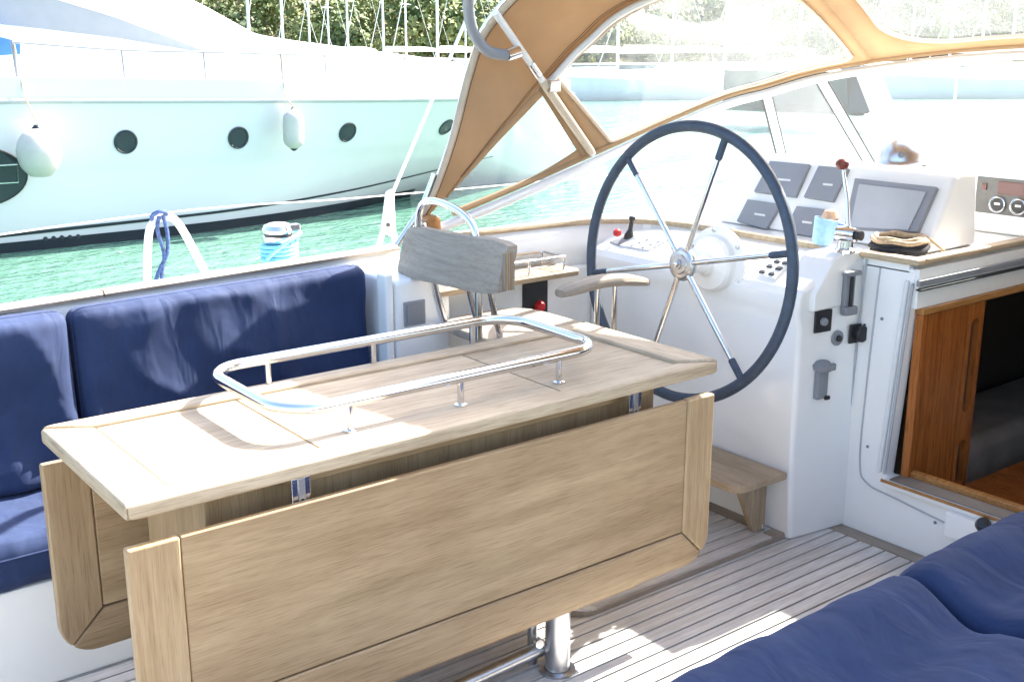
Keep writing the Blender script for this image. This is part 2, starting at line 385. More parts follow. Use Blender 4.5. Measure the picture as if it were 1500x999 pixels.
# settee end block with window, white upright strip
blk = G().box(1.905, 2.13, 3.10, 3.50, .0, .875, .018, 3).out('settee_end_locker', 'gel', yacht)
a, b = ony(571, 437, 3.098), ony(597, 473, 3.098)
G().box(1.935, 2.02, 3.094, 3.102, .715, .80, .003).out('locker_window', 'cover', blk)
G().box(1.945, 2.01, 3.091, 3.0935, .725, .79).out('locker_pane', 'greyp', blk)
G().box(1.868, 1.90, 3.10, 3.16, .42, .90, .01).out('cushion_stop', 'gel', yacht)
# recess wall under shelf, wall above shelf, side coaming forward
rw = G().box(2.128, 3.10, 3.205, 3.5, .0, .80, .006).out('side_locker_face', 'gel', yacht)
G().box(2.525, 2.645, 3.197, 3.208, .60, .795, .004).out('black_recess_panel', 'black', rw)
G().lathe([(0, 0), (.022, 0), (.022, .012), (.016, .02), (0, .021)], (2.60, 3.197, .675), (0, -1, 0), 16).out('red_button', 'red', rw)
trim2 = catmull([(2.13, 3.30), (2.5, 3.285), (2.85, 3.255), (3.03, 3.17), (3.115, 3.02), (3.137, 2.85), (3.137, 2.55), (3.137, 2.30)], 8)
g = G()       # upper side wall and deck edge below the bead
vs = []
for p in trim2: vs += [(p.x, p.y, .78), (p.x, p.y, .955)]
g.add(vs, [(2*i, 2*i+2, 2*i+3, 2*i+1) for i in range(len(trim2)-1)])
g.out('side_wall', 'gel', yacht, 60, solid=.012)
G().tube([(p.x, p.y, .965) for p in trim2], .0125, 8).out('teak_bead', 'teakx', yacht)
# shelf
sh = G().prism([(2.06, 3.085, .80), (2.70, 3.085, .80), (2.72, 3.11, .80), (2.72, 3.28, .80), (2.06, 3.28, .80)], (0, 0, .02), .003).out('shelf', 'teakx', yacht)
G().box(2.07, 2.11, 3.11, 3.20, .745, .80, .004).out('shelf_bracket', 'black', sh)
fr = thing('shelf_fiddle_rail', 'small stainless fiddle rail standing on the teak side shelf', 'rail', (2.5, 3.15, .82))
G().tube([(2.32, 3.255, .872), (2.66, 3.255, .872), (2.66, 3.12, .872), (2.32, 3.12, .872)], .005, 8, closed=True).out('rail', 'steel', fr)
G().tube([(2.32, 3.255, .845), (2.66, 3.255, .845), (2.66, 3.12, .845), (2.32, 3.12, .845)], .003, 6, closed=True).out('lower_rail', 'steel', fr)
for x, y in ((2.33, 3.12), (2.49, 3.12), (2.655, 3.12), (2.655, 3.25), (2.49, 3.255)): G().tube([(x, y, .82), (x, y, .872)], .005, 8).out('post', 'steel', fr)
# coachroof deck with the companionway opening left out
deckp = [(3.137, 1.985), (3.137, 2.9), (3.115, 3.03), (3.03, 3.18), (2.85, 3.265), (2.13, 3.31), (2.13, 3.35), (2.85, 3.345), (3.15, 3.36), (3.6, 3.42), (4.05, 3.49), (4.6, 3.47), (6.2, 3.35), (6.2, .6), (3.137, .6), (3.137, 1.18), (3.92, 1.18), (3.92, 1.985)]
G().prism([(x, y, .93) for x, y in deckp], (0, 0, .026)).out('coachroof_deck', 'gel', yacht)
g = G(); g.prism([(2.13, 3.6, .60), (2.13, 4.22, .60), (6.0, 4.0, .60), (6.0, 3.5, .60)], (0, 0, .02)); g.add([(2.13, 3.62, .61), (3.15, 3.64, .61), (4.6, 3.70, .61), (6.2, 3.6, .61), (6.2, 3.345, .95), (4.6, 3.465, .95), (4.05, 3.485, .95), (3.6, 3.415, .95), (3.15, 3.355, .95), (2.13, 3.345, .95)], [(0, 1, 8, 9), (1, 2, 5, 6), (1, 6, 7), (1, 7, 8), (2, 3, 4, 5)]); g.out('side_deck', 'gel', yacht)
# raised forward coachroof with hatch
g = G(); g.prism([(5.25, .7, .95), (5.45, .7, 1.19), (9.0, .9, 1.12), (9.0, .9, .6), (5.25, .7, .6)], (0, 2.75, 0), .03, 3); fc = g.out('forward_coachroof', 'gel', yacht)
G().box(6.1, 6.7, 1.9, 2.5, 1.165, 1.215, .02).out('deck_hatch', 'cover', fc)
G().box(3.2, 4.1, .45, 1.15, .95, 1.32, .03, 3).out('cushion_shade_block', 'gel', yacht)  # added block out of view, shades the starboard cushions
# ---- helm console
prof = [(2.885, 0), (2.868, .30), (2.862, .74), (2.845, .80), (2.85, .85), (2.868, .872), (3.0, .925), (3.137, .955), (3.16, .955), (3.16, 0)]
b = bmesh.new(); rows = []
for (yy, dx) in ((2.185, .006), (2.2, 0), (3.20, 0)):
    rows.append([b.verts.new((x+(dx if x < 3.1 else 0), yy-(.035 if (x > 3.1 and yy < 2.21) else 0), z)) for x, z in prof])
for r0, r1 in zip(rows, rows[1:]):
    for i in range(len(prof)): j = (i+1) % len(prof); b.faces.new((r0[i], r0[j], r1[j], r1[i]))
b.faces.new(rows[0]); b.faces.new(rows[-1][::-1])
bmesh.ops.recalc_face_normals(b, faces=b.faces[:])
ed = [e for e in b.edges if e.calc_face_angle(0) > R(50)]
bmesh.ops.bevel(b, geom=ed, offset=.012, segments=3, profile=.5, affect='EDGES')
cons = G().bm(b).out('helm_console', 'gel', yacht, 25)
# starboard top shoulder of the console carrying the throttle
sho = [(2.90, .855), (2.985, .962), (3.02, .975), (3.15, .978), (3.15, .80), (2.90, .80)]
G().prism([(x, 2.163, z) for x, z in sho], (0, .13, 0), .008, 3).out('console_shoulder', 'gel', cons, 30)
DN = Vector((-.053, 0, .132)).normalized()                      # dash slope normal
DP = Vector((2.868, 2.5, .8725))
def dash_poly(pts, th, name, mat, par, off=0, bev=.0015):
    q = [onp(x, y, DP+DN*off, DN) for x, y in pts]; return G().prism([tuple(p) for p in q], DN*th, bev).out(name, mat, par)
hub = Vector((2.70, 2.557, .923))
hg = G(); hg.lathe([(.128, 0), (.128, .010), (.125, .013), (.102, .014), (.098, .018), (.094, .040), (.086, .050), (.052, .054), (.040, .060), (.034, .075), (.027, .078), (.026, .16), (0, .161)], (2.872, 2.555, .905), (-1, 0, .06), 40)
hs = hg.out('steering_housing', 'gel', cons, 22)
for k in range(6):
    a = k*math.pi/3+.4; disc((2.860, 2.555+.116*math.cos(a), .905+.116*math.sin(a)), (-1, 0, .06), .007, .004, 10).out('bolt', 'steel2', hs)
sp = dash_poly([(908, 361), (945, 347), (980, 352), (950, 368)], .006, 'switch_panel', 'whitep', cons)
for (x, y) in ((927, 359), (938, 355), (949, 351), (943, 362), (954, 358), (965, 354)):
    p = onp(x, y, DP+DN*.006, DN); disc(p, DN, .008, .004, 12).out('button', 'cover2', sp)
sp2 = dash_poly([(1104, 402), (1142, 374), (1163, 380), (1136, 412)], .012, 'rocker_switch_plate', 'gel', cons)
for i, (x, y) in enumerate(((1117, 399), (1128, 391), (1139, 384), (1131, 402), (1141, 394), (1151, 386))):
    p = onp(x, y, DP+DN*.012, DN); G().box(-.012, .012, -.009, .009, 0, .006, .002, 1, Matrix.Translation(p) @ DN.to_track_quat('Z', 'Y').to_matrix().to_4x4()).out('rocker_switch', 'black', sp2)
# ---- bulkhead, jamb, companionway
JT, JB = Vector((XB, 1.962, .91)), Vector((XB, 2.003, .232))
bk = G().prism([(XB, 2.20, 0), (XB, 2.155, .94), (XB, 1.962, .94), (XB, 2.003, .232), (XB, 1.18, .232), (XB, 1.18, 0)], (.05, 0, 0), .006).out('bulkhead', 'gel', yacht, 30)
def strip(a, b, w_, t, name, mat, par):
    a = Vector(a); b = Vector(b); d = (b-a).normalized(); s_ = d.cross(Vector((1, 0, 0))).normalized()*w_/2
    return G().prism([tuple(a-s_), tuple(a+s_), tuple(b+s_), tuple(b-s_)], (-t, 0, 0), t*.3, 1).out(name, mat, par)
# raised access panel edge on the bulkhead, screws
pl = catmull([(XB-.002, 2.09, .93), (XB-.002, 2.105, .5), (XB-.002, 2.105, .25), (XB-.002, 2.07, .185), (XB-.002, 1.95, .165), (XB-.002, 1.6, .125), (XB-.002, 1.3, .10)], 6)
G().tube(pl, .0032, 6).out('panel_groove', 'cover2', bk)
for x, y in ((1292, 467), (1271, 654), (1370, 765), (1340, 393)): disc(onx(x, y, XB-.001), (-1, 0, 0), .0055, .003, 10).out('screw', 'greyp', bk)
G().tube([(XB-.004, 2.172, .0), (XB-.004, 2.158, .5), (XB-.004, 2.143, .95)], .004, 6).out('seam_bead', 'cover2', bk)
strip((XB, 1.985, .905), (XB, 2.026, .24), .016, .012, 'washboard_channel', 'whitep', bk)
strip((XB, 1.955+.008, .90), (XB, 1.995+.008, .24), .008, .016, 'washboard_channel', 'cover2', bk)
# upper jamb wall running forward, hatch slide channel, inner trim
jw = G().prism([(XB+.004, 1.985, .815), (4.2, 1.985, .815), (4.2, 1.985, .945), (XB+.004, 1.985, .945)], (0, -.035, 0), .003).out('hatch_side', 'gel', yacht)
G().box(XB-.012, 4.1, 1.936, 1.9495, .892, .912, .003).out('slide_channel', 'greyp', jw)
G().box(XB-.012, 4.1, 1.930, 1.948, .878, .884, .001).out('slide_seal', 'black', jw)
tb = [(XB-.006, 2.163, .965), (XB-.006, 1.975, .965), (3.30, 1.955, .965), (4.2, 1.955, .972)]
ttop = G().prism([(XB-.018, 2.165, .957), (XB-.018, 1.945, .957), (XB+.028, 1.945, .957), (XB+.028, 2.165, .957)], (0, 0, .021), .006).out('teak_coaming', 'teaky', yacht)
G().prism([(XB+.029, 1.944, .957), (4.1, 1.944, .957), (4.1, 1.986, .957), (XB+.029, 1.986, .957)], (0, 0, .021), .006).out('teak_coaming', 'teakx', yacht)
comp = thing('companionway_door', 'varnished mahogany door with long finger slots folded against the companionway side', 'door', (3.3, 1.95, .1))
dx0, dx1, dz0, dz1 = 3.178, 3.62, .05, .79
def doorpanel(x0, x1, nm): return G().box(x0, x1, 1.945, 1.972, dz0, dz1, .003).out(nm, 'varnish', comp)
doorpanel(dx0+.012, 3.445, 'panel')
def slotted(x0, x1):
    b = bmesh.new(); sx0, sx1 = x0+.022, x1-.022
    outer = [(x0, dz0), (x1, dz0), (x1, dz1), (x0, dz1)]
    g = G()
    zz = [(.12, .30), (.40, .735)]
    cells = [(dz0, .12), (.30, .40), (.735, dz1)]
    for z0, z1 in cells: g.box(x0, x1, 1.942, 1.973, z0, z1)
    for z0, z1 in zz:
        g.box(x0, sx0, 1.942, 1.973, z0-.001, z1+.001); g.box(sx1, x1, 1.942, 1.973, z0-.001, z1+.001)
        r = (sx1-sx0)/2; cx = (sx0+sx1)/2
        for zc, sg in ((z0, 1), (z1, -1)):          # rounded slot ends
            for s in (-1, 1):
                pts = [(cx+s*r, zc)]+[(cx+s*r*math.cos(t), zc+sg*(r-r*math.sin(t))) for t in [i*math.pi/12 for i in range(7)]]+[(cx, zc)]
                g.prism([(px, 1.942, pz) for px, pz in pts], (0, .031, 0))
    return g.out('slotted_stile', 'varnish', comp, 30)
slotted(3.448, 3.545)
G().box(3.44, 3.55, 1.966, 1.980, dz0, dz1).out('slot_back', 'dark', comp)
G().box(XB+.030, 3.9, 1.938, 1.975, .792, .815, .004).out('top_trim', 'varnishx', comp)
G().prism([(XB+.03, 1.938, .22), (XB+.03, 1.938, .792), (XB+.055, 1.938, .792), (XB+.055, 1.938, .22)], (0, .03, 0), .003).out('side_trim', 'varnish', comp)
sill = thing('companionway_sill', 'white companionway sill with varnished edge strips and black latch', 'sill', (3.15, 1.6, .2))
G().box(XB-.03, XB+.05, 1.18, 1.995, .205, .233, .006).out('sill_step', 'gel', sill)
G().box(XB-.036, XB-.031, 1.18, 1.998, .222, .232, .001).out('edge_strip', 'varnishx', sill)
G().box(XB+.045, XB+.075, 1.18, 1.96, .234, .256, .004).out('edge_strip', 'varnishx', sill)
G().box(XB-.028, XB+.04, 1.18, 1.97, .2335, .238).out('sill_liner', 'uphol', sill)
G().box(XB-.05, XB-.001, 1.60, 1.75, .12, .205, .008).out('latch_block', 'gel', sill)
G().lathe([(0, 0), (.022, 0), (.024, .01), (.018, .03), (0, .033)], (XB-.04, 1.625, .195), (-.6, -.3, .6), 14).out('latch_knob', 'black', sill)
# cabin interior
cab = thing('cabin_interior', 'dark cabin below the companionway with pale bunk cushions', 'cabin', (4, 1.5, -.6))
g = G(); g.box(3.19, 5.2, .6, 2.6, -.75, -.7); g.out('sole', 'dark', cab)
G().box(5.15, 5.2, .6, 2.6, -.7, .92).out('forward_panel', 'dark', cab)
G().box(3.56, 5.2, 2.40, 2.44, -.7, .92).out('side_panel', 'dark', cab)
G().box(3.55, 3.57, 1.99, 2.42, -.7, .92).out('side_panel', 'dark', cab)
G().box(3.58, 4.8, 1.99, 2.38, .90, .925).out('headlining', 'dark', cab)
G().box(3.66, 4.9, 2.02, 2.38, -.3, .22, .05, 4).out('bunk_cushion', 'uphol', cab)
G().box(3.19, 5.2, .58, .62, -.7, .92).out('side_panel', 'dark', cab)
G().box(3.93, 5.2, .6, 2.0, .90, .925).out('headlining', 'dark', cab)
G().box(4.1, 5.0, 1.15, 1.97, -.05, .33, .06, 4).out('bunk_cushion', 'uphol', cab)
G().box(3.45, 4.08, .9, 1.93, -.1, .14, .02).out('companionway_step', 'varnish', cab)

# ================================================================== helm step
st = thing('helm_step', 'small weathered teak foot step bracketed to the white console', 'step', (2.75, 2.4, .02))
o_ = [(2.862, 2.19), (2.862, 2.75), (2.62, 2.75), (2.62, 2.25)]
rc = [(2.62+.05-.05*math.cos(t), 2.20+.05-.05*math.sin(t)) for t in [i*math.pi/12 for i in range(7)]]
G().prism([(x, y, .225) for x, y in [(2.862, 2.75), (2.62, 2.75)]+rc+[(2.862, 2.195)]], (0, 0, .026), .005).out('tread', 'teaky', st)
G().prism([(2.855, 2.27, .225), (2.70, 2.27, .225), (2.76, 2.27, .10), (2.80, 2.27, .024), (2.855, 2.27, .024)], (0, .022, 0), .003).out('bracket', 'teakz', st)
G().prism([(2.855, 2.62, .225), (2.70, 2.62, .225), (2.76, 2.62, .10), (2.80, 2.62, .024), (2.855, 2.62, .024)], (0, .022, 0), .003).out('bracket', 'teakz', st)
pe = thing('pad_eye', 'small steel pad eye screwed to the platform edge under the step', 'fitting', (2.84, 2.28, .023))
G().box(2.815, 2.865, 2.25, 2.31, .0227, .028, .002).out('plate', 'steel', pe)
G().tube([(2.84, 2.265+.03*i/8, .028+.016*math.sin(i*math.pi/8)) for i in range(9)], .004, 6).out('eye', 'steel', pe)

# ================================================================== steering wheel
wh = thing('steering_wheel', 'large six spoke steering wheel with dark blue leather rim and steel spokes', 'steering wheel', tuple(hub))
rake = R(4.5); wu = Vector((math.sin(rake), 0, math.cos(rake))); wr = Vector((0, -1, 0)); wa = Vector((-math.cos(rake), 0, math.sin(rake)))
RW = .456
def wp(a, r): return hub+wr*(r*math.cos(a))+wu*(r*math.sin(a))
G().tube([wp(i*2*math.pi/96, RW) for i in range(96)], .0185, 14, closed=True).out('rim', 'grip', wh)
# stitching seam on the inside of the rim
G().tube([wp(i*2*math.pi/96, RW-.0182)+wa*.002 for i in range(96)], .0016, 5, closed=True).out('stitching', 'black', wh)
for k in range(6):
    a = R(12.6+60*k)
    s_ = G().tube([wp(a, .04), wp(a, .25), wp(a, RW-.01)], [.0105, .0095, .0085], 12).out('spoke', 'steel', wh)
    G().tube([wp(a, RW-.085), wp(a, RW-.08), wp(a, RW-.012)], [.010, .0125, .0125], 12).out('spoke_grip', 'grip', s_)
hb = G().lathe([(0, -.03), (.03, -.03), (.045, -.012), (.055, -.010), (.058, 0), (.056, .006), (.050, .008), (.046, .013), (.034, .015), (.031, .020), (.017, .021), (.016, .028), (0, .029)], hub, wa, 32).out('hub', 'steel2', wh, 25)
G().lathe([(0, .029), (.009, .029), (.009, .036), (.004, .038), (0, .038)], hub, wa, 6).out('hub_nut', 'steel', hb)

# ================================================================== helm seat
hsT = thing('helm_chair', 'helm chair with silvered teak backrest, steel tube loop and curved armrest', 'chair', (2.2, 2.85, .02))
def curvedboard(x, y0, y1, zlo, zhi, th, bow):
    """backrest curved in plan with rounded outline"""
    b = bmesh.new(); nu, nv = 24, 8
    fr_, bk_ = [], []
    for i in range(nu+1):
        u = i/nu*2-1; yy = (y0+y1)/2+(y1-y0)/2*u
        e = (1-abs(u)**7*.22)
        zc = (zlo(u)+zhi(u))/2; hh = (zhi(u)-zlo(u))/2*e
        for j in range(nv+1):
            v = j/nv*2-1; xx = x+bow*u*u+.02*v
            fr_.append((xx-th/2*(1-.25*abs(v)**6), yy, zc+hh*v)); bk_.append((xx+th/2*(1-.25*abs(v)**6), yy, zc+hh*v))
    n1 = len(fr_); F = []
    idx = lambda i, j: i*(nv+1)+j
    for i in range(nu):
        for j in range(nv):
            F.append((idx(i, j), idx(i+1, j), idx(i+1, j+1), idx(i, j+1))); F.append(tuple(n1+k for k in (idx(i, j), idx(i, j+1), idx(i+1, j+1), idx(i+1, j))))
        for j in (0, nv): F.append((idx(i, j), idx(i+1, j), n1+idx(i+1, j), n1+idx(i, j)))
    for j in range(nv):
        for i in (0, nu): F.append((idx(i, j), idx(i, j+1), n1+idx(i, j+1), n1+idx(i, j)))
    return G().add(fr_+bk_, F)
bkr = curvedboard(2.0, 2.655, 3.23, lambda u: .885-.015*u*u-.012*u, lambda u: 1.048-.01*u, .046, .035).out('backrest', 'greyy', hsT, 50)
for i in range(5):                               # laminations showing on the end grain
    G().box(2.035-.021+i*.0086, 2.035-.021+i*.0086+.0076, 2.6445, 2.6565, .904, 1.022, .0015, 1).out('lamination', 'leafz' if i % 2 else 'greyz', bkr)
loop = catmull([(2.03, 3.15, .74), (2.035, 3.155, .95), (2.035, 3.15, 1.07), (2.035, 3.11, 1.125), (2.035, 3.02, 1.135), (2.035, 2.90, 1.115), (2.035, 2.83, 1.07), (2.035, 2.81, .97), (2.03, 2.80, .72)], 8)
G().tube(loop, .0125, 12).out('tube_loop', 'steel', hsT)
for y0, y1 in ((3.11, 3.09), (2.90, 2.885), (2.775, 2.77)): G().tube([(2.04, y0, .96), (2.07, y1, .80), (2.10, y1, .70)], .011, 10).out('back_post', 'steel', hsT)
seat_o = []
for i in range(40):
    t = 2*math.pi*i/40; c_, s_ = math.cos(t), math.sin(t)
    seat_o.append((2.25+.20*abs(c_)**.55*(1 if c_ > 0 else -1), 2.865+.245*abs(s_)**.55*(1 if s_ > 0 else -1), .69))
G().prism(seat_o, (0, 0, .03), .008).out('seat', 'greyx', hsT, 50)
G().tube([(2.25, 2.865, .02), (2.25, 2.865, .69)], .035, 16).out('pedestal', 'steel', hsT)
G().lathe([(0, .023), (.09, .023), (.09, .03), (.045, .04), (.04, .06)], (2.25, 2.865, 0), (0, 0, 1), 20).out('pedestal_foot', 'steel', hsT)
arm = []
b = bmesh.new()
na = 18; top, bot = [], []
g = G(); vs = []; 
for i in range(na+1):
    u = i/na; X = 2.215+.375*u; zc = .893-.045*(u-.45)**2*2; hw = .044*(1-abs(u*2-1)**6*.45); th = .019*(1-abs(u*2-1)**4*.35)
    for k in range(10):
        a = 2*math.pi*k/10; vs.append((X, 2.62+hw*math.cos(a)*abs(math.cos(a))**-.35 if abs(math.cos(a)) > .01 else 2.62, zc+th*math.sin(a)*(abs(math.sin(a))+.01)**-.4))
g.add(vs, [(i*10+k, i*10+(k+1) % 10, (i+1)*10+(k+1) % 10, (i+1)*10+k) for i in range(na) for k in range(10)]+[tuple(range(9, -1, -1)), tuple(na*10+k for k in range(10))])
g.out('armrest', 'greyx', hsT, 45)
for x in (2.375, 2.452):
    G().tube([(x, 2.62, .885), (x, 2.62, .70), (x-.03, 2.66, .675), (x-.09, 2.74, .672)], .0095, 10).out('armrest_post', 'steel', hsT)

# ================================================================== cockpit table
tb_ = thing('cockpit_table', 'weathered teak drop leaf cockpit table with stainless fiddle rail', 'table', (1.45, 2.26, 0))
TX0, TX1, TY0, TY1, TZ = .612, 2.252, 1.983, 2.540, .79
ew = .105
def board(x0, x1, y0, y1, z0, z1, nm, mat, bev=.006): return G().box(x0, x1, y0, y1, z0, z1, bev, 3).out(nm, mat, tb_, 50)
top = []
def plate(poly, nm, mat, z0=TZ-.036, h=.036, bev=.008): return G().prism([(x, y, z0) for x, y in poly], (0, 0, h), bev, 3).out(nm, mat, tb_, 50)
fwid = .062
plate([(TX0, TY0), (TX0+ew, TY0+fwid), (TX0+ew, TY1-fwid), (TX0, TY1)], 'end_board', 'teaky')
plate([(TX1, TY0), (TX1-ew, TY0+fwid), (TX1-ew, TY1-fwid), (TX1, TY1)], 'end_board', 'teaky', h=.042)
plate([(TX0+.001, TY0), (TX1-.001, TY0), (TX1-ew-.001, TY0+fwid-.001), (TX0+ew+.001, TY0+fwid-.001)], 'edge_board', 'teakx')
plate([(TX0+.001, TY1), (TX1-.001, TY1), (TX1-ew-.001, TY1-fwid+.001), (TX0+ew+.001, TY1-fwid+.001)], 'edge_board', 'teakx', h=.042)
for x0, x1 in ((TX0+ew+.001, 1.055), (1.060, 1.735), (1.740, TX1-ew-.001)):
    board(x0, x1, TY0+fwid+.001, TY1-fwid-.001, TZ-.032, TZ-.004, 'top_panel', 'teakx', .0015)
# under frame and box
board(.80, 2.10, 2.075, 2.435, .26, .752, 'centre_box', 'leafz', .006)
board(.98, 2.06, 2.05, 2.0745, .715, .752, 'apron', 'leafx', .003)
board(.98, 2.06, 2.4355, 2.46, .715, .752, 'apron', 'leafx', .003)
board(.86, 1.985, 2.004, 2.42, .185, .259, 'box_base', 'leafx', .004)
def leaf(yf, th, sgn):
    """hanging leaf: two stiles, a panel and a bottom rail with rounded lower corners"""
    x0, x1, z1, z0 = .604, 2.232, .703, .212; sw = .105; rr = .085; ya, yb = yf, yf+th
    lf = thing_part('leaf')
    def rnd(xc, zc, a0, a1, n=8): return [(xc+rr*math.cos(a0+(a1-a0)*i/n), zc+rr*math.sin(a0+(a1-a0)*i/n)) for i in range(n+1)]
    pi = math.pi; bz = z0+.105
    def ex(poly, nm, mat): return G().prism([(x, ya, z) for x, z in poly], (0, th, 0), .006, 3).out(nm, mat, lf, 50)
    g_ = .0012
    ex([(x0, z1), (x0, z0+rr)]+rnd(x0+rr, z0+rr, pi, 1.25*pi, 4)[1:]+[(x0+sw, bz), (x0+sw, z1)], 'stile', 'leafz')
    ex([(x1, z1), (x1-sw, z1), (x1-sw, bz)]+rnd(x1-rr, z0+rr, 1.75*pi, 2*pi, 4), 'stile', 'leafz')
    c0 = rnd(x0+rr, z0+rr, 1.25*pi, 1.5*pi, 4); c1 = rnd(x1-rr, z0+rr, 1.5*pi, 1.75*pi, 4)
    ex([(x0+sw+g_, bz-g_*2), *[(a+g_, b_-g_) for a, b_ in c0], *[(a-g_, b_-g_) for a, b_ in c1], (x1-sw-g_, bz-g_*2)], 'bottom_rail', 'leafx')
    G().box(x0+sw+g_, x1-sw-g_, ya+.003, yb-.003, bz+g_, z1-.001, .004, 2).out('panel', 'leafx', lf, 50)
def thing_part(nm):
    e = bpy.data.objects.new(nm, None); COL.objects.link(e); e.parent = tb_; e.matrix_parent_inverse = Matrix.Translation(-Vector(tb_.location)); return e
leaf(1.972, .026, -1); leaf(2.532, .026, 1)
for x in (.985, 1.955):
    for yy, s in ((1.999, 1), (2.531, -1)):
        h = G().box(x-.022, x+.022, min(yy, yy+s*.012), max(yy, yy+s*.012), .66, .752, .003).out('hinge', 'steel', tb_)
        G().box(x-.008, x+.008, min(yy-s*.003, yy), max(yy-s*.003, yy)-.0005, .69, .75, .001).out('hinge_slot', 'steel2', h)
        for zz in (.675, .70): disc((x, yy-s*.0005, zz), (0, -s, 0), .005, .003, 8).out('hinge_screw', 'black', h)
# fiddle rail: rounded rectangular loop on short posts
RZ = .858; rx0, rx1, ry0, ry1, rr = 1.005, 1.935, 2.105, 2.535, .10
rail = []
for cx_, cy_, a0 in ((rx1-rr, ry1-rr, 0), (rx0+rr, ry1-rr, 90), (rx0+rr, ry0+rr, 180), (rx1-rr, ry0+rr, 270)):
    for i in range(9): t = R(a0+90*i/8); rail.append((cx_+rr*math.cos(t), cy_+rr*math.sin(t), RZ))
G().tube(rail, .0145, 14, closed=True).out('fiddle_rail', 'steel', tb_)
for x, y in ((1.17, ry1-.005), (1.48, ry1-.005), (1.81, ry1-.005), (1.165, ry0), (1.47, ry0), (1.78, ry0)):
    G().lathe([(.0165, -.004), (.0165, 0), (.0085, .003), (.0085, .062)], (x, y, TZ+.0), (0, 0, 1), 12).out('rail_post', 'steel', tb_)
G().tube([(1.735, 2.045, 0), (1.735, 2.045, .186)], .034, 24).out('pedestal_post', 'steel2', tb_)
G().tube([(1.705, 2.115, 0), (1.705, 2.115, .186)], .014, 14).out('pedestal_post', 'steel2', tb_)
G().tube([(1.71, 2.085, .055), (1.4, 2.08, .045), (1.0, 2.07, .045), (.96, 2.07, .03), (.95, 2.07, 0)], .02, 14).out('foot_bar', 'steel2', tb_)
disc((1.69, 2.075, .085), (-.3, -1, .2), .013, .018, 10).out('locking_bolt', 'steel', tb_)
G().lathe([(0, .001), (.05, .001), (.05, .006), (.036, .009)], (1.735, 2.045, 0), (0, 0, 1), 24).out('pedestal_foot', 'steel2', tb_)

# ================================================================== cushions
def pillow(name, dims, r, M4, label, cat, group, puff=.02, wr=.006, seed=0, hump=None, cuts=26, fold=14, roll=False):
    b = bmesh.new(); bmesh.ops.create_cube(b, size=2); bmesh.ops.subdivide_edges(b, edges=b.edges[:], cuts=cuts, use_grid_fill=True)
    hx, hy, hz = [d/2 for d in dims]
    for v in b.verts:
        u, t, s = v.co
        p = Vector((u*hx, t*hy, s*hz)); q = Vector((max(-hx+r, min(hx-r, p.x)), max(-hy+r, min(hy-r, p.y)), max(-hz+r, min(hz-r, p.z))))
        d = p-q
        if d.length > 1e-6: p = q+d.normalized()*r
        k = (1-u*u)*(1-t*t)
        p.z += s*puff*k**.5
        # wrinkles: folds running in from the long edges plus soft dents
        nz = noise.noise(Vector((p.x*fold, p.y*2.5+seed, seed*1.7)))*wr*(.35+.65*abs(t)**1.5)
        nz += noise.noise(Vector((p.x*3.1+seed, p.y*4.3, 2.2)))*wr*1.5
        nz += noise.noise(Vector((p.x*26, p.y*3+seed, 5.5)))*wr*.5*abs(t)**3
        x2 = p.x*.7+p.y*.7
        nz += (1-abs(noise.noise(Vector((x2*5+seed*3, (p.x-p.y)*2.0, 9.1)))))**6*wr*.8
        p.z += s*nz
        if hump: p.z += hump(p.x, p.y) if s > -.9 else 0
        v.co = p
    b.transform(M4)
    body = G().bm(b)
    root = thing(name, label, cat, tuple(M4.translation), group)
    body.out('cover', 'navy', root, 180)
    # piping seam round the top face edge
    e = .9; pts = []
    for cx_, cy_, a0 in ((hx-r, hy-r, 0), (-hx+r, hy-r, 90), (-hx+r, -hy+r, 180), (hx-r, -hy+r, 270)):
        for i in range(5): t = R(a0+90*i/4); pts.append(M4 @ Vector((cx_+r*.98*math.cos(t), cy_+r*.98*math.sin(t), hz-r+.004)))
    if not hump:
        L = []
        for p, q in zip(pts, pts[1:]+pts[:1]):
            nseg = max(1, int((q-p).length/.05)); L += [p.lerp(q, i/nseg) for i in range(nseg)]
        G().tube(L, .0035, 6, closed=True).out('piping', 'navy', root)
    return root
def frame(o, x, z):     # matrix from origin, local x and local z directions
    x = Vector(x).normalized(); z = Vector(z).normalized(); y = z.cross(x).normalized(); x = y.cross(z)
    m = Matrix((x, y, z)).transposed().to_4x4(); m.translation = Vector(o); return m
tilt = Vector((0.06, -1, .10))
pillow('back_cushion', (1.20, .49, .10), .035, frame((.262, 3.155, .668), (1, .03, 0), (.03, -1, .06)), 'navy backrest cushion with deep creases beside the table end', 'cushion', 'navy cushions on the port settee', .018, .024, 3, fold=6, cuts=60)
pillow('back_cushion', (1.0, .49, .10), .035, frame((1.372, 3.215, .668), (1, .095, .0), (.095, -1, .06)), 'long navy backrest cushion leaning against the coaming behind the table', 'cushion', 'navy cushions on the port settee', .018, .014, 11, fold=10, cuts=60)
pillow('seat_cushion', (2.6, .46, .12), .04, frame((.58, 3.015, .362), (1, 0, 0), (0, 0, 1)), 'navy seat cushion of the port settee behind the table', 'cushion', 'navy cushions on the port settee', .006, .008, 6, fold=7, cuts=70)
def rollhump(yfront):
    def f(x, y):
        d = yfront-y
        return   .022*math.exp(-((d-.09)/.06)**2)-.03*math.exp(-((d-.24)/.07)**2)
    return f
pillow('seat_cushion', (1.96, .72, .13), .055, frame((1.17, .985, .375), (1, 0, 0), (0, 0, 1)), 'wide navy settee cushion with a rolled front edge facing the table', 'cushion', 'navy cushions on the starboard settee', .008, .009, 21, rollhump(.36), 70, 9)
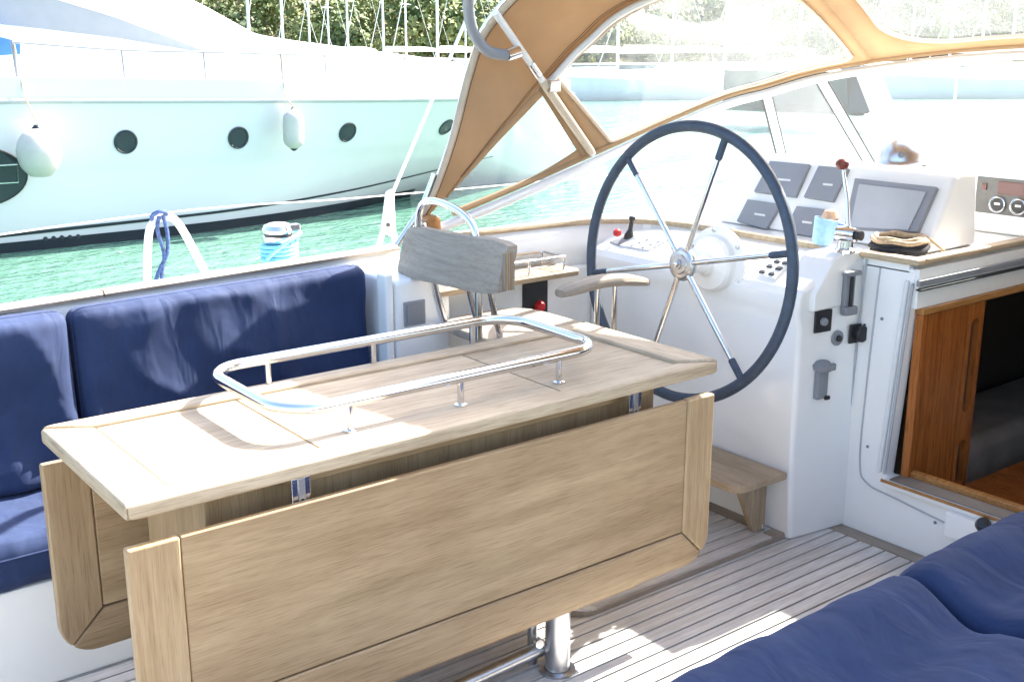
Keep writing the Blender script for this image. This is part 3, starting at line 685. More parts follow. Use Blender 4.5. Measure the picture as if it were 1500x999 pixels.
pillow('seat_cushion', (.96, .72, .13), .055, frame((2.64, .99, .385), (1, 0, 0), (0, 0, 1)), 'short navy settee cushion beside the companionway bulkhead', 'cushion', 'navy cushions on the starboard settee', .008, .009, 33, rollhump(.36), 54, 9)

# ================================================================== windscreen
wt = [(2.10, 3.29, .985), (2.45, 3.27, 1.075), (2.915, 3.25, 1.208), (3.30, 3.25, 1.315), (3.66, 3.25, 1.405), (3.86, 3.21, 1.445), (4.06, 3.09, 1.508), (4.24, 2.82, 1.565), (4.36, 2.45, 1.605), (4.40, 1.97, 1.62)]
wb = [(2.12, 3.33, .958), (2.6, 3.32, .958), (3.1, 3.33, .958), (3.6, 3.39, .958), (4.05, 3.46, .958), (4.36, 3.44, .958), (4.78, 3.20, .958), (5.02, 2.85, .958), (5.12, 2.45, .958), (5.14, 1.97, .958)]
mir = lambda L: [tuple(p) for p in L]+[(x, 3.94-y, z) for x, y, z in L[-2::-1]]
WT = catmull(mir(wt), 6); WB = catmull(mir(wb), 6); NW = len(WT)-1
ws = thing('windscreen', 'wraparound yacht windscreen of clear glass in pale metal frames', 'windscreen', (4, 2.07, .96))
def wpane(i0, i1, nm='pane'):
    return G().grid(lambda u, v: WT[i0+round(u*(i1-i0))].lerp(WB[i0+round(u*(i1-i0))], .02+v*.97), i1-i0, 4).out(nm, 'milky' if i1-i0 < 8 else 'glass', ws, 180)
cuts_ = [1, 30, 36, NW-36, NW-30, NW-1]
for a, b_ in zip(cuts_, cuts_[1:]): wpane(a, b_)
G().tube([p+Vector((0, 0, -.012)) for p in WT], .018, 10).out('top_frame', 'whitep', ws)
G().tube([p+Vector((0, 0, .004)) for p in WB], .012, 8).out('base_frame', 'whitep', ws)
for i in (30, 36, NW-36, NW-30):
    a, b_ = WT[i], WB[i]; t = (WT[i+1]-WT[i-1]).normalized()*.016
    nrm_ = (b_-a).cross(t).normalized()*.012
    G().prism([tuple(a-t*1.3-nrm_*.5), tuple(a+t*1.3-nrm_*.5), tuple(b_+t*1.3-nrm_*.5), tuple(b_-t*1.3-nrm_*.5)], nrm_, .003).out('mullion', 'whitep', ws)
    for s in (-1, 1): G().tube([a+t*s*1.35, b_+t*s*1.35], .0065, 6).out('mullion_seal', 'black', ws)

# ================================================================== sprayhood
sh_ = thing('sprayhood', 'tan canvas sprayhood with clear vinyl windows on steel hoops', 'sprayhood', (3, 2.07, 1))
h1 = mir([(2.10, 3.27, 1.02), (2.15, 3.235, 1.146), (2.205, 3.20, 1.33), (2.25, 3.155, 1.56), (2.275, 3.08, 1.70), (2.36, 2.90, 1.85), (2.52, 2.55, 1.955), (2.64, 1.97, 1.985)])
e2 = mir([(2.12, 3.275, 1.02), (2.26, 3.255, 1.15), (2.42, 3.21, 1.33), (2.60, 3.155, 1.52), (2.70, 3.08, 1.65), (2.86, 2.95, 1.795), (3.36, 2.55, 1.985), (3.60, 1.97, 2.05)])
H1 = catmull(h1, 10); E2 = catmull(e2, 10); NH = len(H1)-1
def sag(u, v): return Vector((0, 0, -.015*math.sin(math.pi*v)*math.sin(math.pi*u)))
def S1(u, v):
    f = u*NH; i = min(int(f), NH-1); t = f-i
    p = H1[i].lerp(H1[i+1], t).lerp(E2[i].lerp(E2[i+1], t), v)
    return p+sag(u, v)+Vector((0, 0, 1))*.006*noise.noise(p*6)+Vector((0, 1, 0))*.008*noise.noise(p*5+Vector((3, 1, 7)))
G().grid(S1, NH, 14).out('canvas', 'canvas', sh_, 180, solid=.002)
# cream binding tape along the aft edge
def tape(u, v): 
    f = u*NH; i = min(int(f), NH-1); t = f-i; a = H1[i].lerp(H1[i+1], t); b_ = E2[i].lerp(E2[i+1], t)
    d = b_-a; k = min(.032, d.length*.4); return a+d.normalized()*(k*v-.006)+Vector((-.004, -.008 if u < .5 else .008, -.006))
G().grid(tape, NH, 2).out('binding', 'tape', sh_, 180, solid=.0025)
M['thread'] = flat('brown_thread', (.16, .085, .04), .9)
for vv in (.93, .90): G().tube([S1(f/NH, vv)+Vector((0, -.0025, -.0025)) for f in range(12, NH//2)], .0011, 5).out('stitching', 'thread', sh_)
G().tube([tape(f/NH, 1.0)+Vector((0, -.002, -.001)) for f in range(3, NH//2)], .0013, 5).out('stitching', 'thread', sh_)
i3 = 30                                             # hoop-two index where the side strut meets
# side triangle windows, port and starboard
foot = 12                                           # index on windscreen top of strut foot
def triwin(mirror):
    fl = lambda p: Vector((p.x, 3.94-p.y, p.z)) if mirror else p
    def f(u, v):
        a = S1(u*i3/NH, 1); q = u*foot; i = min(int(q), foot-1); b_ = WT[i].lerp(WT[i+1], q-i)+Vector((0, 0, .02))
        return fl(a.lerp(b_, v))
    G().grid(f, 20, 6).out('side_window', 'vinyl', sh_, 180)
    G().grid(lambda u, v: f(.25+u*.75, v*.09)+Vector((0, -.003, 0)), 16, 2).out('window_border', 'canvas', sh_, 180, solid=.002)
    G().grid(lambda u, v: f(.45+u*.55, 1-v*(.05+.12*u**2))+Vector((0, -.003, 0)), 16, 2).out('window_border', 'canvas', sh_, 180, solid=.002)
    G().grid(lambda u, v: f(1-v*.07, u)+Vector((0, -.004, 0)), 12, 2).out('window_border', 'canvas', sh_, 180, solid=.002)
triwin(False); triwin(True)
# front window field between hoop two and windscreen top
NU = NH-2*i3
def S2(u, v):
    f = i3+u*NU; i = min(int(f), NH-1); a = S1(f/NH, 1)
    q = foot+u*(NW-2*foot); j = min(int(q), NW-1); b_ = WT[j].lerp(WT[j+1], q-j)+Vector((0, 0, .022))
    p = a.lerp(b_, v); return p+Vector((0, 0, .05*math.sin(math.pi*v)*math.sin(math.pi*u)))
def rrect(u0, u1, v0, v1, ru, rv, n=10):
    L = []
    for cu, cv, a0 in ((u1-ru, v1-rv, 0), (u0+ru, v1-rv, 90), (u0+ru, v0+rv, 180), (u1-ru, v0+rv, 270)):
        for i in range(n): t = R(a0+90*i/(n-1)); L.append((cu+ru*math.cos(t), cv+rv*math.sin(t)))
    out = []                                        # resample long sides
    for (a, b_), (c, d) in zip(L, L[1:]+L[:1]):
        m = max(1, int(math.hypot((c-a)*NU/10, d-b_)/.06))
        out += [(a+(c-a)*k/m, b_+(d-b_)*k/m) for k in range(m)]
    return out
def section(u0, u1, mu0, mu1, mv0, mv1, ru, rv):
    inn = rrect(u0+mu0, u1-mu1, mv0, 1-mv1, ru, rv); cu, cv = (u0+u1)/2, .5
    def toouter(p):                                 # push out radially to the section rectangle
        du, dv = p[0]-cu, p[1]-cv; k = min(((u1-u0)/2)/abs(du) if abs(du) > 1e-9 else 1e9, .5/abs(dv) if abs(dv) > 1e-9 else 1e9)
        return (cu+du*k, cv+dv*k)
    outl = [toouter(p) for p in inn]; n_ = len(inn)
    V = [S2(*p) for p in outl]+[S2((p[0]+q[0])/2, (p[1]+q[1])/2) for p, q in zip(outl, inn)]+[S2(*p) for p in inn]
    F = [(r*n_+k, r*n_+(k+1) % n_, (r+1)*n_+(k+1) % n_, (r+1)*n_+k) for r in range(2) for k in range(n_)]
    G().add(V, F).out('window_border', 'canvas', sh_, 180, solid=.002)
    rings = 8; V = []; 
    for r in range(rings): V += [S2(cu+(p[0]-cu)*(1-r/rings), cv+(p[1]-cv)*(1-r/rings)) for p in inn]
    V.append(S2(cu, cv)); F = [(r*n_+k, r*n_+(k+1) % n_, (r+1)*n_+(k+1) % n_, (r+1)*n_+k) for r in range(rings-1) for k in range(n_)]
    F += [((rings-1)*n_+k, (rings-1)*n_+(k+1) % n_, rings*n_) for k in range(n_)]
    G().add(V, F).out('window', 'vinyl', sh_, 180)
    G().tube([S2(*p)+Vector((-.003, 0, -.004)) for p in inn], .0085, 6, closed=True).out('window_piping', 'tape', sh_)
US = .335
section(0, US, .018, .012, .05, .045, .012, .03)
UE = .585
section(US, UE, .022, .02, .07, .075, .05, .2)
G().grid(lambda u, v: S2(UE+(1-UE)*u, v), 20, 12).out('side_panel', 'canvas', sh_, 180, solid=.002)  # unseen solid canvas, added in place of a window to shade starboard cushions
# canvas hem above windscreen, hoops, struts, grab bar
G().tube([WT[j]+Vector((0, 0, .024)) for j in range(3, NW-2)], .0125, 8).out('hem_roll', 'canvas', sh_)
G().tube([S1(f/NH, 1)+Vector((0, -.012 if f < NH/2 else .012, -.012)) for f in range(i3, NH-i3+1)], .0125, 10).out('hoop', 'whitep', sh_)
G().tube([S1(f/NH, 0)+Vector((.02, .012 if f < NH/2 else -.012, .014)) for f in range(4, NH-3)], .0105, 10).out('hoop', 'steel', sh_)
for m_ in (0, 1):
    fl = (lambda p: Vector((p[0], 3.94-p[1], p[2]))) if m_ else (lambda p: Vector(p))
    a, b_ = fl((2.265, 3.02, 1.735)), fl((2.885, 3.225, 1.23))
    G().tube([a, b_], .0125, 10).out('strut', 'whitep', sh_)
    G().tube([a.lerp(b_, .32), a.lerp(b_, .40)], .0165, 10).out('strut_sleeve', 'steel', sh_)
    G().tube([a.lerp(b_, .44), a.lerp(b_, .98)], .0155, 10).out('strut_sleeve', 'tape', sh_)
    c = a.lerp(b_, .50); G().box(c.x-.015, c.x+.035, c.y-.03, c.y-.012, c.z-.01, c.z+.03, .004).out('hoop_clamp', 'steel', sh_)
    gb = catmull([fl((2.12, 2.90, 1.87)), fl((2.145, 3.0, 1.775)), fl((2.19, 3.04, 1.675)), fl((2.255, 3.05, 1.615)), fl((2.33, 3.045, 1.60))], 8)
    G().tube(gb, .019, 12).out('grab_bar', 'greyp', sh_)
    G().tube([gb[-1], gb[-1]+fl((.05, .0, .012))-fl((0, 0, 0))], .021, 12).out('grab_bar_clamp', 'steel', sh_)
    G().tube([fl((2.02, 3.27, .96)), fl((2.12, 3.26, 1.08)), fl((2.165, 3.24, 1.20))], .011, 10).out('hoop_foot', 'steel', sh_)
G().box(2.10, 2.17, 3.20, 3.27, .985, 1.06, .02).out('hoop_pivot', 'varnishx', sh_)
disc((2.09, 3.21, 1.03), (-1, -.6, 0), .016, .012, 12).out('pivot_bolt', 'steel', sh_)

# ================================================================== instrument pods
pod = thing('instrument_pod', 'white sloping instrument pod with grey covered displays behind the wheel', 'instrument pod', (3.5, 2.5, .96))
PF0, PF1 = Vector((3.335, 0, .957)), Vector((3.465, 0, 1.208))
g = G(); yl, yr = 2.93, 2.05
b = bmesh.new()
pr = [(3.335, .957), (3.465, 1.208), (3.50, 1.222), (3.60, 1.215), (3.64, .957)]
r0 = [b.verts.new((x, yl+(.06 if z < 1.1 else 0), z)) for x, z in pr]; r1 = [b.verts.new((x, yr, z)) for x, z in pr]
for i in range(5): j = (i+1) % 5; b.faces.new((r0[i], r0[j], r1[j], r1[i]))
b.faces.new(r0); b.faces.new(r1); bmesh.ops.recalc_face_normals(b, faces=b.faces[:])
bmesh.ops.bevel(b, geom=[e for e in b.edges if e.calc_face_angle(0) > R(25)], offset=.018, segments=4, profile=.5, affect='EDGES')
G().bm(b).out('housing', 'gel', pod, 30)
PN = Vector((-(PF1-PF0).z, 0, (PF1-PF0).x)).normalized()
def pod_poly(pts, th, nm, mat, par, off=0, bev=.003):
    return G().prism([tuple(onp(x, y, PF0+PN*off, PN)) for x, y in pts], PN*th, bev).out(nm, mat, par)
for q in ([(1131, 238), (1189, 243), (1168, 291), (1107, 283)], [(1202, 245), (1246, 249), (1223, 298), (1180, 291)], [(1098, 294), (1147, 301), (1125, 338), (1082, 326)], [(1170, 304), (1214, 309), (1194, 350), (1151, 341)]):
    c = pod_poly(q, .016, 'display_cover', 'cover', pod)
    A = [Vector(p) for p in q]; ctr = sum(A, Vector((0, 0)))/4; ux = (A[1]-A[0])*.16
    pod_poly([tuple(ctr-ux+Vector((0, -1.5))), tuple(ctr+ux+Vector((0, -1.5))), tuple(ctr+ux+Vector((0, 1.5))), tuple(ctr-ux+Vector((0, 1.5)))], .0012, 'maker_mark', 'whitep', c, .0162, 0)
pc = pod_poly([(1256, 264), (1376, 277), (1347, 343), (1240, 337)], .02, 'plotter_cover', 'cover', pod)
pod_poly([(1259, 270), (1358, 282), (1331, 338), (1246, 333)], .006, 'plotter_screen', 'cover2', pc, .02)
# second panel on the next housing
eb = thing('engine_instrument_panel', 'dark instrument panel with red display and two round gauges in white housing', 'instrument panel', (3.95, 1.8, .96))
G().box(3.925, 4.35, 1.2, 2.30, .957, 1.185, .015, 3).out('housing', 'gel', eb)
G().box(3.917, 3.926, 1.45, 2.232, 1.03, 1.162, .002).out('panel', 'panelgrey', eb)
G().box(3.912, 3.9168, 1.75, 2.145, 1.105, 1.152, .001).out('red_display', 'redglass', eb)
G().box(3.912, 3.9168, 2.19, 2.208, 1.115, 1.14, .001).out('red_lamp', 'redglass', eb)
for yy in (2.14, 2.06, 1.98, 1.90):
    q = G().lathe([(0, 0), (.030, 0), (.031, .008), (.027, .010), (.026, .006), (0, .006)], (3.917, yy, 1.067), (-1, 0, 0), 24).out('gauge', 'steel', eb)
    disc((3.911, yy, 1.067), (-1, 0, 0), .025, .001, 20).out('gauge_face', 'black', q)
    G().box(3.9075, 3.9095, yy-.012, yy+.010, 1.066, 1.074).out('gauge_mark', 'whitep', q)
cmp_ = thing('compass', 'chrome domed compass standing on top of the instrument pod', 'compass', (3.66, 2.38, 1.2))
G().lathe([(.088, 0), (.091, .015), (.085, .02), (.083, .028)], (3.62, 2.36, 1.205), (0, 0, 1), 28).out('base_ring', 'steel2', cmp_)
G().lathe([(.083, .028), (.078, .055), (.06, .082), (.03, .098), (0, .102)], (3.62, 2.36, 1.205), (0, 0, 1), 28).out('dome', 'steel2', cmp_)
disc((3.553, 2.322, 1.255), (-.7, -.5, .5), .012, .004, 12).out('dome_stud', 'greyp', cmp_)

# ================================================================== throttle, small deck items
thr = thing('engine_throttle', 'chrome engine throttle lever with dark red knob on the console shoulder', 'throttle', (3.08, 2.2, .98))
pb = onx(1243, 343, 3.07); pk = onx(1234, 241, 3.10)
G().lathe([(.035, 0), (.035, .01), (.026, .016), (.024, .04)], (pb.x, pb.y+.01, .976), (0, 0, 1), 20).out('base', 'steel', thr)
G().lathe([(0, -.04), (.024, -.038), (.026, 0), (.022, .03), (0, .032)], pb, (0, -1, 0), 20).out('pivot', 'steel', thr)
G().lathe([(0, .032), (.016, .032), (.016, .05), (0, .052)], pb, (0, -1, 0), 16).out('pivot_cap', 'black', thr)
G().tube([pb, pb.lerp(pk, .5)+Vector((.008, 0, 0)), pk], [.008, .0075, .006], 10).out('lever', 'steel', thr)
G().lathe([(0, -.018), (.016, -.014), (.023, 0), (.021, .011), (.012, .018), (0, .019)], pk, (-.15, 0, 1), 18).out('knob', 'darkred', thr)
th2 = thing('stop_lever', 'small black lever with red knob on the helm dash', 'lever', (2.9, 2.98, .9))
p0 = onp(912, 352, DP, DN)
dash_poly([(893, 355), (917, 345), (932, 350), (908, 361)], .004, 'plate', 'greyp', th2)
G().lathe([(.020, .003), (.020, .02), (.014, .03), (.009, .04), (.008, .075), (.013, .08), (.013, .092), (0, .096)], p0+Vector((.02, -.012, 0)), (.15, -.05, 1), 14).out('lever', 'black', th2)
G().lathe([(0, -.017), (.014, -.01), (.017, 0), (.014, .01), (0, .017)], p0+Vector((-.02, .01, .03)), (0, 0, 1), 14).out('knob', 'red', th2)
cup = thing('blue_cup', 'light blue tapered cup with peach ball on the console beside the throttle', 'cup', (3.04, 2.25, .98))
cc = onz(1203, 358, .979)
G().lathe([(0, 0), (.032, 0), (.034, .01), (.042, .088), (.040, .090), (.038, .086), (.030, .012), (0, .01)], cc, (.12, -.1, 1), 20).out('cup_wall', 'cupblue', cup)
G().lathe([(0, -.03), (.02, -.024), (.03, 0), (.02, .022), (0, .027)], cc+Vector((.022, -.012, .092)), (0, 0, 1), 16).out('ball', 'peach', cup)
G().tube(catmull([cc+Vector((.03, -.035, .07)), cc+Vector((.045, -.065, .06)), cc+Vector((.05, -.07, .03)), cc+Vector((.035, -.04, .02))], 5), .008, 8).out('handle', 'cupdark', cup)
coil = thing('rope_coil', 'small tan and black rope coil lying on the coachroof edge', 'rope', (3.25, 2.1, .96))
c0 = Vector((3.27, 2.115, .965))
for k, (r_, z_, mt) in enumerate(((.085, .007, 'rope_k'), (.092, .019, 'rope_k'), (.084, .030, 'rope_k'), (.088, .042, 'rope_t'), (.078, .049, 'rope_t'))):
    pts = [c0+Vector((r_*math.cos(t)*(1+.04*math.sin(3*t+k)), r_*math.sin(t), z_+.003*math.sin(5*t+k))) for t in [i*2*math.pi/36 for i in range(36)]]
    G().tube(pts, .008, 7, closed=True).out('turn', mt, coil)
G().tube(catmull([c0+Vector((.05, -.075, .05)), c0+Vector((.06, -.10, .03)), c0+Vector((.09, -.12, .0))], 5), .005, 6).out('tail', 'rope_t', coil)

# ================================================================== fittings on console side face
def sp_(x, y, off=0): return ony(x, y, 2.172-off)
SX, SZ = Vector((.27, -.035, 0)).normalized(), Vector((0, 0, 1)); SN = Vector((-.035, -.27, 0)).normalized()
def on_side(x, y): return onp(x, y, Vector((2.87, 2.20, 0))+SN*.014, SN)
def side_box(c, w_, h, t, bev=.004): 
    m = frame(c, SX, SN); return G().box(-w_/2, w_/2, -h/2, h/2, 0, t, bev, 2, m)
hd = thing('winch_handle_pocket', 'upper grey plastic handle pocket clipped high on the console side', 'holder', tuple(on_side(1240, 425)), 'grey holders on the console side')
c = on_side(1239, 428)
side_box(c, .045, .15, .02, .006).out('body', 'greyp', hd)
side_box(c+SN*.02+Vector((0, 0, .0)), .014, .11, .008, .003).out('slot', 'black', hd)
side_box(c+SN*.012+Vector((0, 0, .066)), .075, .016, .018, .004).out('top_clip', 'greyp', hd)
side_box(c+SN*.015+Vector((0, 0, -.058)), .055, .03, .02, .006).out('bottom_clip', 'greyp', hd)
hd2 = thing('shower_holder', 'lower grey plastic spray holder hooked low on the console side', 'holder', tuple(on_side(1200, 560)), 'grey holders on the console side')
c = on_side(1199, 562)
side_box(c, .05, .10, .022, .008).out('body', 'greyp', hd2)
G().lathe([(0, -.012), (.03, -.01), (.036, .008), (.02, .022), (0, .024)], c+Vector((0, 0, .06))+SN*.012, (0, 0, 1), 16).out('head', 'greyp', hd2)
side_box(c+SX*.04+Vector((0, 0, .055))+SN*.006, .03, .024, .016, .004).out('hook', 'greyp', hd2)
side_box(c+SX*.018+Vector((0, 0, -.045))+SN*.02, .022, .014, .01, .003).out('catch', 'black', hd2)
ks = thing('ignition_panel', 'square black ignition switch panel on the console side', 'switch', tuple(on_side(1204, 470)))
c = on_side(1204, 470); side_box(c, .075, .075, .009, .004).out('plate', 'black', ks)
G().lathe([(0, 0), (.014, 0), (.013, .01), (.006, .013), (0, .013)], c+SN*.009+Vector((-.004, 0, 0)), SN, 14).out('key_barrel', 'greyp', ks)
rb = thing('start_button', 'round grey push button with black centre on the console side', 'button', tuple(on_side(1226, 495)))
c = on_side(1226, 495); disc(c, SN, .026, .006, 20).out('bezel', 'greyp', rb); disc(c+SN*.006, SN, .011, .008, 14).out('button', 'black', rb)
so = thing('power_socket', 'black capped power socket beside the bulkhead seam', 'socket', tuple(on_side(1250, 487)))
c = on_side(1252, 488); side_box(c, .06, .066, .008, .004).out('plate', 'black', so)
G().lathe([(0, 0), (.028, 0), (.028, .018), (.024, .022), (0, .022)], c+SN*.008+SX*.012, SN, 18).out('cap', 'black', so)
G().tube([c+SN*.02+SX*.03+Vector((0, 0, .012+.02*math.sin(i*math.pi/8)))+SX*(.02*math.cos(i*math.pi/8)) for i in range(9)], .004, 6).out('cap_strap', 'black', so)

# ================================================================== deck gear outboard to port
wn = thing('winch', 'steel sheet winch wrapped with light blue rope on the coaming', 'winch', (1.745, 3.62, .87))
wc = Vector((1.745, 3.62, .865))
G().lathe([(.062, 0), (.062, .012), (.048, .02), (.044, .05), (.046, .085), (.056, .10), (.056, .112), (.05, .115)], wc, (0, 0, 1), 28).out('drum', 'steel', wn)
G().lathe([(.050, .113), (.052, .120), (.044, .124)], wc, (0, 0, 1), 28).out('black_ring', 'black', wn)
G().lathe([(.055, .124), (.058, .135), (.050, .150), (.03, .158), (.012, .158), (.010, .150), (0, .150)], wc, (0, 0, 1), 28).out('self_tailer', 'steel', wn)
G().box(wc.x+.02, wc.x+.065, wc.y-.05, wc.y-.02, wc.z+.125, wc.z+.155, .006).out('tailer_arm', 'steel', wn)
rp = [wc+Vector((.062*math.cos(t), .062*math.sin(t), .026+.0145*t/(2*math.pi))) for t in [i*2*math.pi/24 for i in range(24*4)]]
rp2 = catmull([rp[-1], wc+Vector((.05, -.045, .105)), wc+Vector((.06, -.055, .125)), wc+Vector((.0, -.075, .10)), wc+Vector((-.07, -.06, .05)), wc+Vector((-.10, -.05, .0))], 6)
ro = G().tube(rp+rp2, .0068, 8).out('sheet_rope', 'rope_c', None); tag(ro, 'light blue rope wound round the coaming winch', 'rope')
gf = thing('gate_stanchion', 'white tubular gate stanchion on the side deck by the lifeline', 'stanchion', (1.47, 3.95, .62))
ga = [(1.36, 3.95, .62), (1.375, 3.95, .80), (1.395, 3.95, .97), (1.425, 3.95, 1.022), (1.475, 3.95, 1.03), (1.515, 3.95, .99), (1.58, 3.95, .85), (1.68, 3.95, .62)]
G().tube(catmull(ga, 6), .0145, 12).out('frame_tube', 'whitep', gf)
for x in (1.36, 1.68): G().lathe([(.035, 0), (.035, .008), (.018, .014), (.017, .04)], (x, 3.95, .615), (0, 0, 1), 16).out('foot', 'steel', gf)
ll = G().tube(catmull([(-1.5, 4.0, .96), (.0, 3.99, .975), (1.44, 3.955, 1.045), (2.3, 3.96, 1.035), (3.6, 3.93, 1.04), (6, 3.8, 1.08)], 8), .003, 6).out('lifeline', 'rope_w'); tag(ll, 'white lifeline stretched along the side deck over the gate stanchion', 'lifeline')
rn = thing('hanging_rope', 'navy flecked rope knotted and hanging on the gate stanchion', 'rope', (1.44, 3.93, 1.03))
G().tube(catmull([(1.43, 3.925, 1.04), (1.42, 3.925, .99), (1.435, 3.92, .90), (1.42, 3.92, .82), (1.43, 3.92, .70)], 6), .0075, 8).out('tail', 'rope_n', rn)
G().tube(catmull([(1.445, 3.925, 1.04), (1.455, 3.925, .97), (1.445, 3.92, .90), (1.41, 3.92, .84), (1.37, 3.92, .74)], 6), .0075, 8).out('tail', 'rope_n', rn)
G().tube(catmull([(1.41, 3.94, 1.04), (1.43, 3.925, 1.055), (1.455, 3.93, 1.05), (1.465, 3.955, 1.03), (1.44, 3.97, 1.02), (1.415, 3.95, 1.02)], 5, True), .008, 8, closed=True).out('knot', 'rope_n', rn)
for (px_, y0_, y1_, Y_, lb) in ((1262, 168, 262, 3.66, 'slim white stanchion standing on the side deck outside the windscreen corner'), (1387, 96, 262, 3.30, 'tall thin white whip aerial on the forward coachroof')):
    b0 = ony(px_, y1_, Y_); t0 = ony(px_, y0_, Y_); nm_ = 'stanchion' if Y_ > 3.5 else 'whip_aerial'
    q_ = thing(nm_, lb, 'stanchion' if Y_ > 3.5 else 'aerial', (b0.x, Y_, .62 if Y_ > 3.5 else 1.0))
    zb = .62 if Y_ > 3.5 else 1.05
    G().tube([(b0.x, Y_, zb), (b0.x, Y_, t0.z)], .012 if Y_ > 3.5 else .006, 8).out('tube', 'whitep', q_)
    G().lathe([(.03, 0), (.03, .01), (.016, .02), (.014, .06)], (b0.x, Y_, zb), (0, 0, 1), 12).out('foot', 'steel', q_)
sy = thing('shroud', 'pale wire shroud with white turnbuckle cover rising from the side deck', 'shroud', (2.28, 3.9, .62))
a, b_ = Vector((2.24, 3.9, .62)), Vector((2.36, 3.9, .935)); top_ = Vector((2.395, 3.9, 1.05))+(Vector((2.818, 3.9, 1.818))-Vector((2.395, 3.9, 1.05)))*6
G().tube([top_, Vector((2.39, 3.9, 1.04))], .0075, 8).out('wire', 'rope_w', sy)
G().tube([a, b_], .012, 10).out('lower_rod', 'whitep', sy)
G().prism([(2.338, 3.888, .90), (2.368, 3.888, 1.06), (2.40, 3.888, 1.07), (2.405, 3.888, .86), (2.37, 3.888, .88)], (0, .026, 0), .008).out('turnbuckle_cover', 'whitep', sy)
disc((2.362, 3.886, .925), (0, -1, 0), .009, .005, 12).out('pin', 'black', sy)
G().tube([(2.40, 3.9, .88), (2.42, 3.9, .62)], .012, 10).out('toggle', 'whitep', sy)

# ================================================================== MOTOR YACHT
my = thing('motor_yacht', 'large pale motor yacht with round portholes and black boot stripe moored alongside', 'motor yacht', (4, 17, WZ))
def interp(t, X):
    for (a, b_), (c, d) in zip(t, t[1:]):
        if X <= c: k = max(0, (X-a)/(c-a)); return b_+(d-b_)*k
    return t[-1][1]
WLt = [(-8, 14.8), (3.3, 14.72), (5, 14.74), (6.1, 14.78), (7.3, 15.02), (8.8, 15.55), (10.6, 16.45), (11.7, 17.0), (16, 17.0)]
SHt = [(-8, 14.5), (3.4, 14.45), (7, 14.46), (8.5, 14.53), (10.6, 14.85), (12.3, 15.45), (13.6, 16.2), (14.6, 17.0), (16, 17.0)]
SZt = [(-8, 1.15), (3.4, 1.05), (6.5, .97), (10.6, .86), (14.6, .80)]
def smooth(t):
    return lambda X: sum(interp(t, X+d*.35)*w_ for d, w_ in ((-2, .1), (-1, .2), (0, .4), (1, .2), (2, .1)))
WL, SH, SZf = smooth(WLt), smooth(SHt), smooth(SZt)
def hp_(X, s, off=0, port=False):
    """s=0 waterline-ish keel line, 1 sheer"""
    yb = WL(X); yt = SH(X); z = (WZ-.25)+(SZf(X)-WZ+.25)*s
    k = max(0, (s-.14)/.86); yy = yb+(yt-yb)*(k**.8 if k > 0 else 0)
    if s < .62: yy += .012
    yy = min(yy, 17.0)-off
    return Vector((X, 34-yy if port else yy, z))
def sOf(X, z): return (z-(WZ-.25))/(SZf(X)-WZ+.25)
for port in (False, True):
    G().grid(lambda u, v: hp_(-8+u*22.6, v, 0, port), 80, 24).out('hull_side', 'hull', my, 30)
def hstrip(f0, f1, x0, x1, off, nm, mat, nseg=70, nv=2):
    G().grid(lambda u, v: hp_(x0+u*(x1-x0), sOf(x0+u*(x1-x0), f0(x0+u*(x1-x0))+(f1(x0+u*(x1-x0))-f0(x0+u*(x1-x0)))*v), off), nseg, nv).out(nm, mat, my, 60)
sz1 = lambda X: -.60+.012*max(0, X-3)+.006*max(0, X-6)**2
hstrip(lambda X: sz1(X)-.045+.0035*max(0, X-4), lambda X: sz1(X), -8, 12.2, .008, 'boot_stripe', 'boot')
hstrip(lambda X: -1.0, lambda X: -.715+.002*max(0, X-3), -8, 10.4, .008, 'antifouling', 'boot')
G().grid(lambda u, v: hp_(-8+u*22.5, 1-.028*v, .012+.015*math.sin(math.pi*v)), 70, 4).out('rubbing_strake', 'cover2', my)
# bulwark, deck, superstructure
def bul(u, v):
    X = -8+u*22.4; p = hp_(X, 1); zt = SZf(X)+.25+.0*X; return Vector((X, min(17, p.y+.004+.006*v), SZf(X)+(zt-SZf(X))*v))
G().grid(bul, 70, 4).out('bulwark', 'hull', my, 30)
G().grid(lambda u, v: Vector((-8+u*22.3, (min(17, SH(-8+u*22.3)+.012))*(1-v)+(34-min(17, SH(-8+u*22.3)+.012))*v, SZf(-8+u*22.3)+.25+.06*math.sin(math.pi*v))), 60, 8).out('deck', 'hullw', my, 60)
def house(u, v):
    """deckhouse / foredeck trunk crown: ring across, station along"""
    X = -8+u*20.6
    zt = interp([(-8, 4.2), (3.0, 3.6), (5.2, 2.95), (6.6, 2.30), (7.4, 1.87), (8.3, 1.75), (11.5, 1.42), (12.6, 1.05)], X)
    hw = interp([(-8, 1.75), (5.0, 1.70), (7.4, 1.65), (9.5, 1.25), (11.5, .7), (12.6, .15)], X)
    zb = SZf(X)+.2; zt = max(zt, zb+.02)
    prof_ = [(1.0, 0), (.97, .35), (.90, .75), (.78, .93), (.45, 1.0), (0, 1.02)]
    prof_ = prof_+[(-a, b_) for a, b_ in prof_[-2::-1]]
    f = v*(len(prof_)-1); i = min(int(f), len(prof_)-2); t = f-i
    a = prof_[i][0]*(1-t)+prof_[i+1][0]*t; b_ = prof_[i][1]*(1-t)+prof_[i+1][1]*t
    return Vector((X, 17-a*hw, zb+(zt-zb)*b_))
G().grid(house, 90, 30).out('deckhouse', 'hullw', my, 35)
def hwin(u, v):
    X = .5+u*6.0; p = house((X+8)/20.6, (.9+1.0*v*(1-.0*u))/10); q = house((X+8)/20.6, (1.9)/10); return p+Vector((.01, -.02, .01))
M['tint'] = flat('pale_tinted_glass', (.20, .22, .24), .12, var=.05)
G().grid(lambda u, v: hwin(u, v*(1-u)**.6), 24, 5).out('deckhouse_window', 'tint', my, 60)
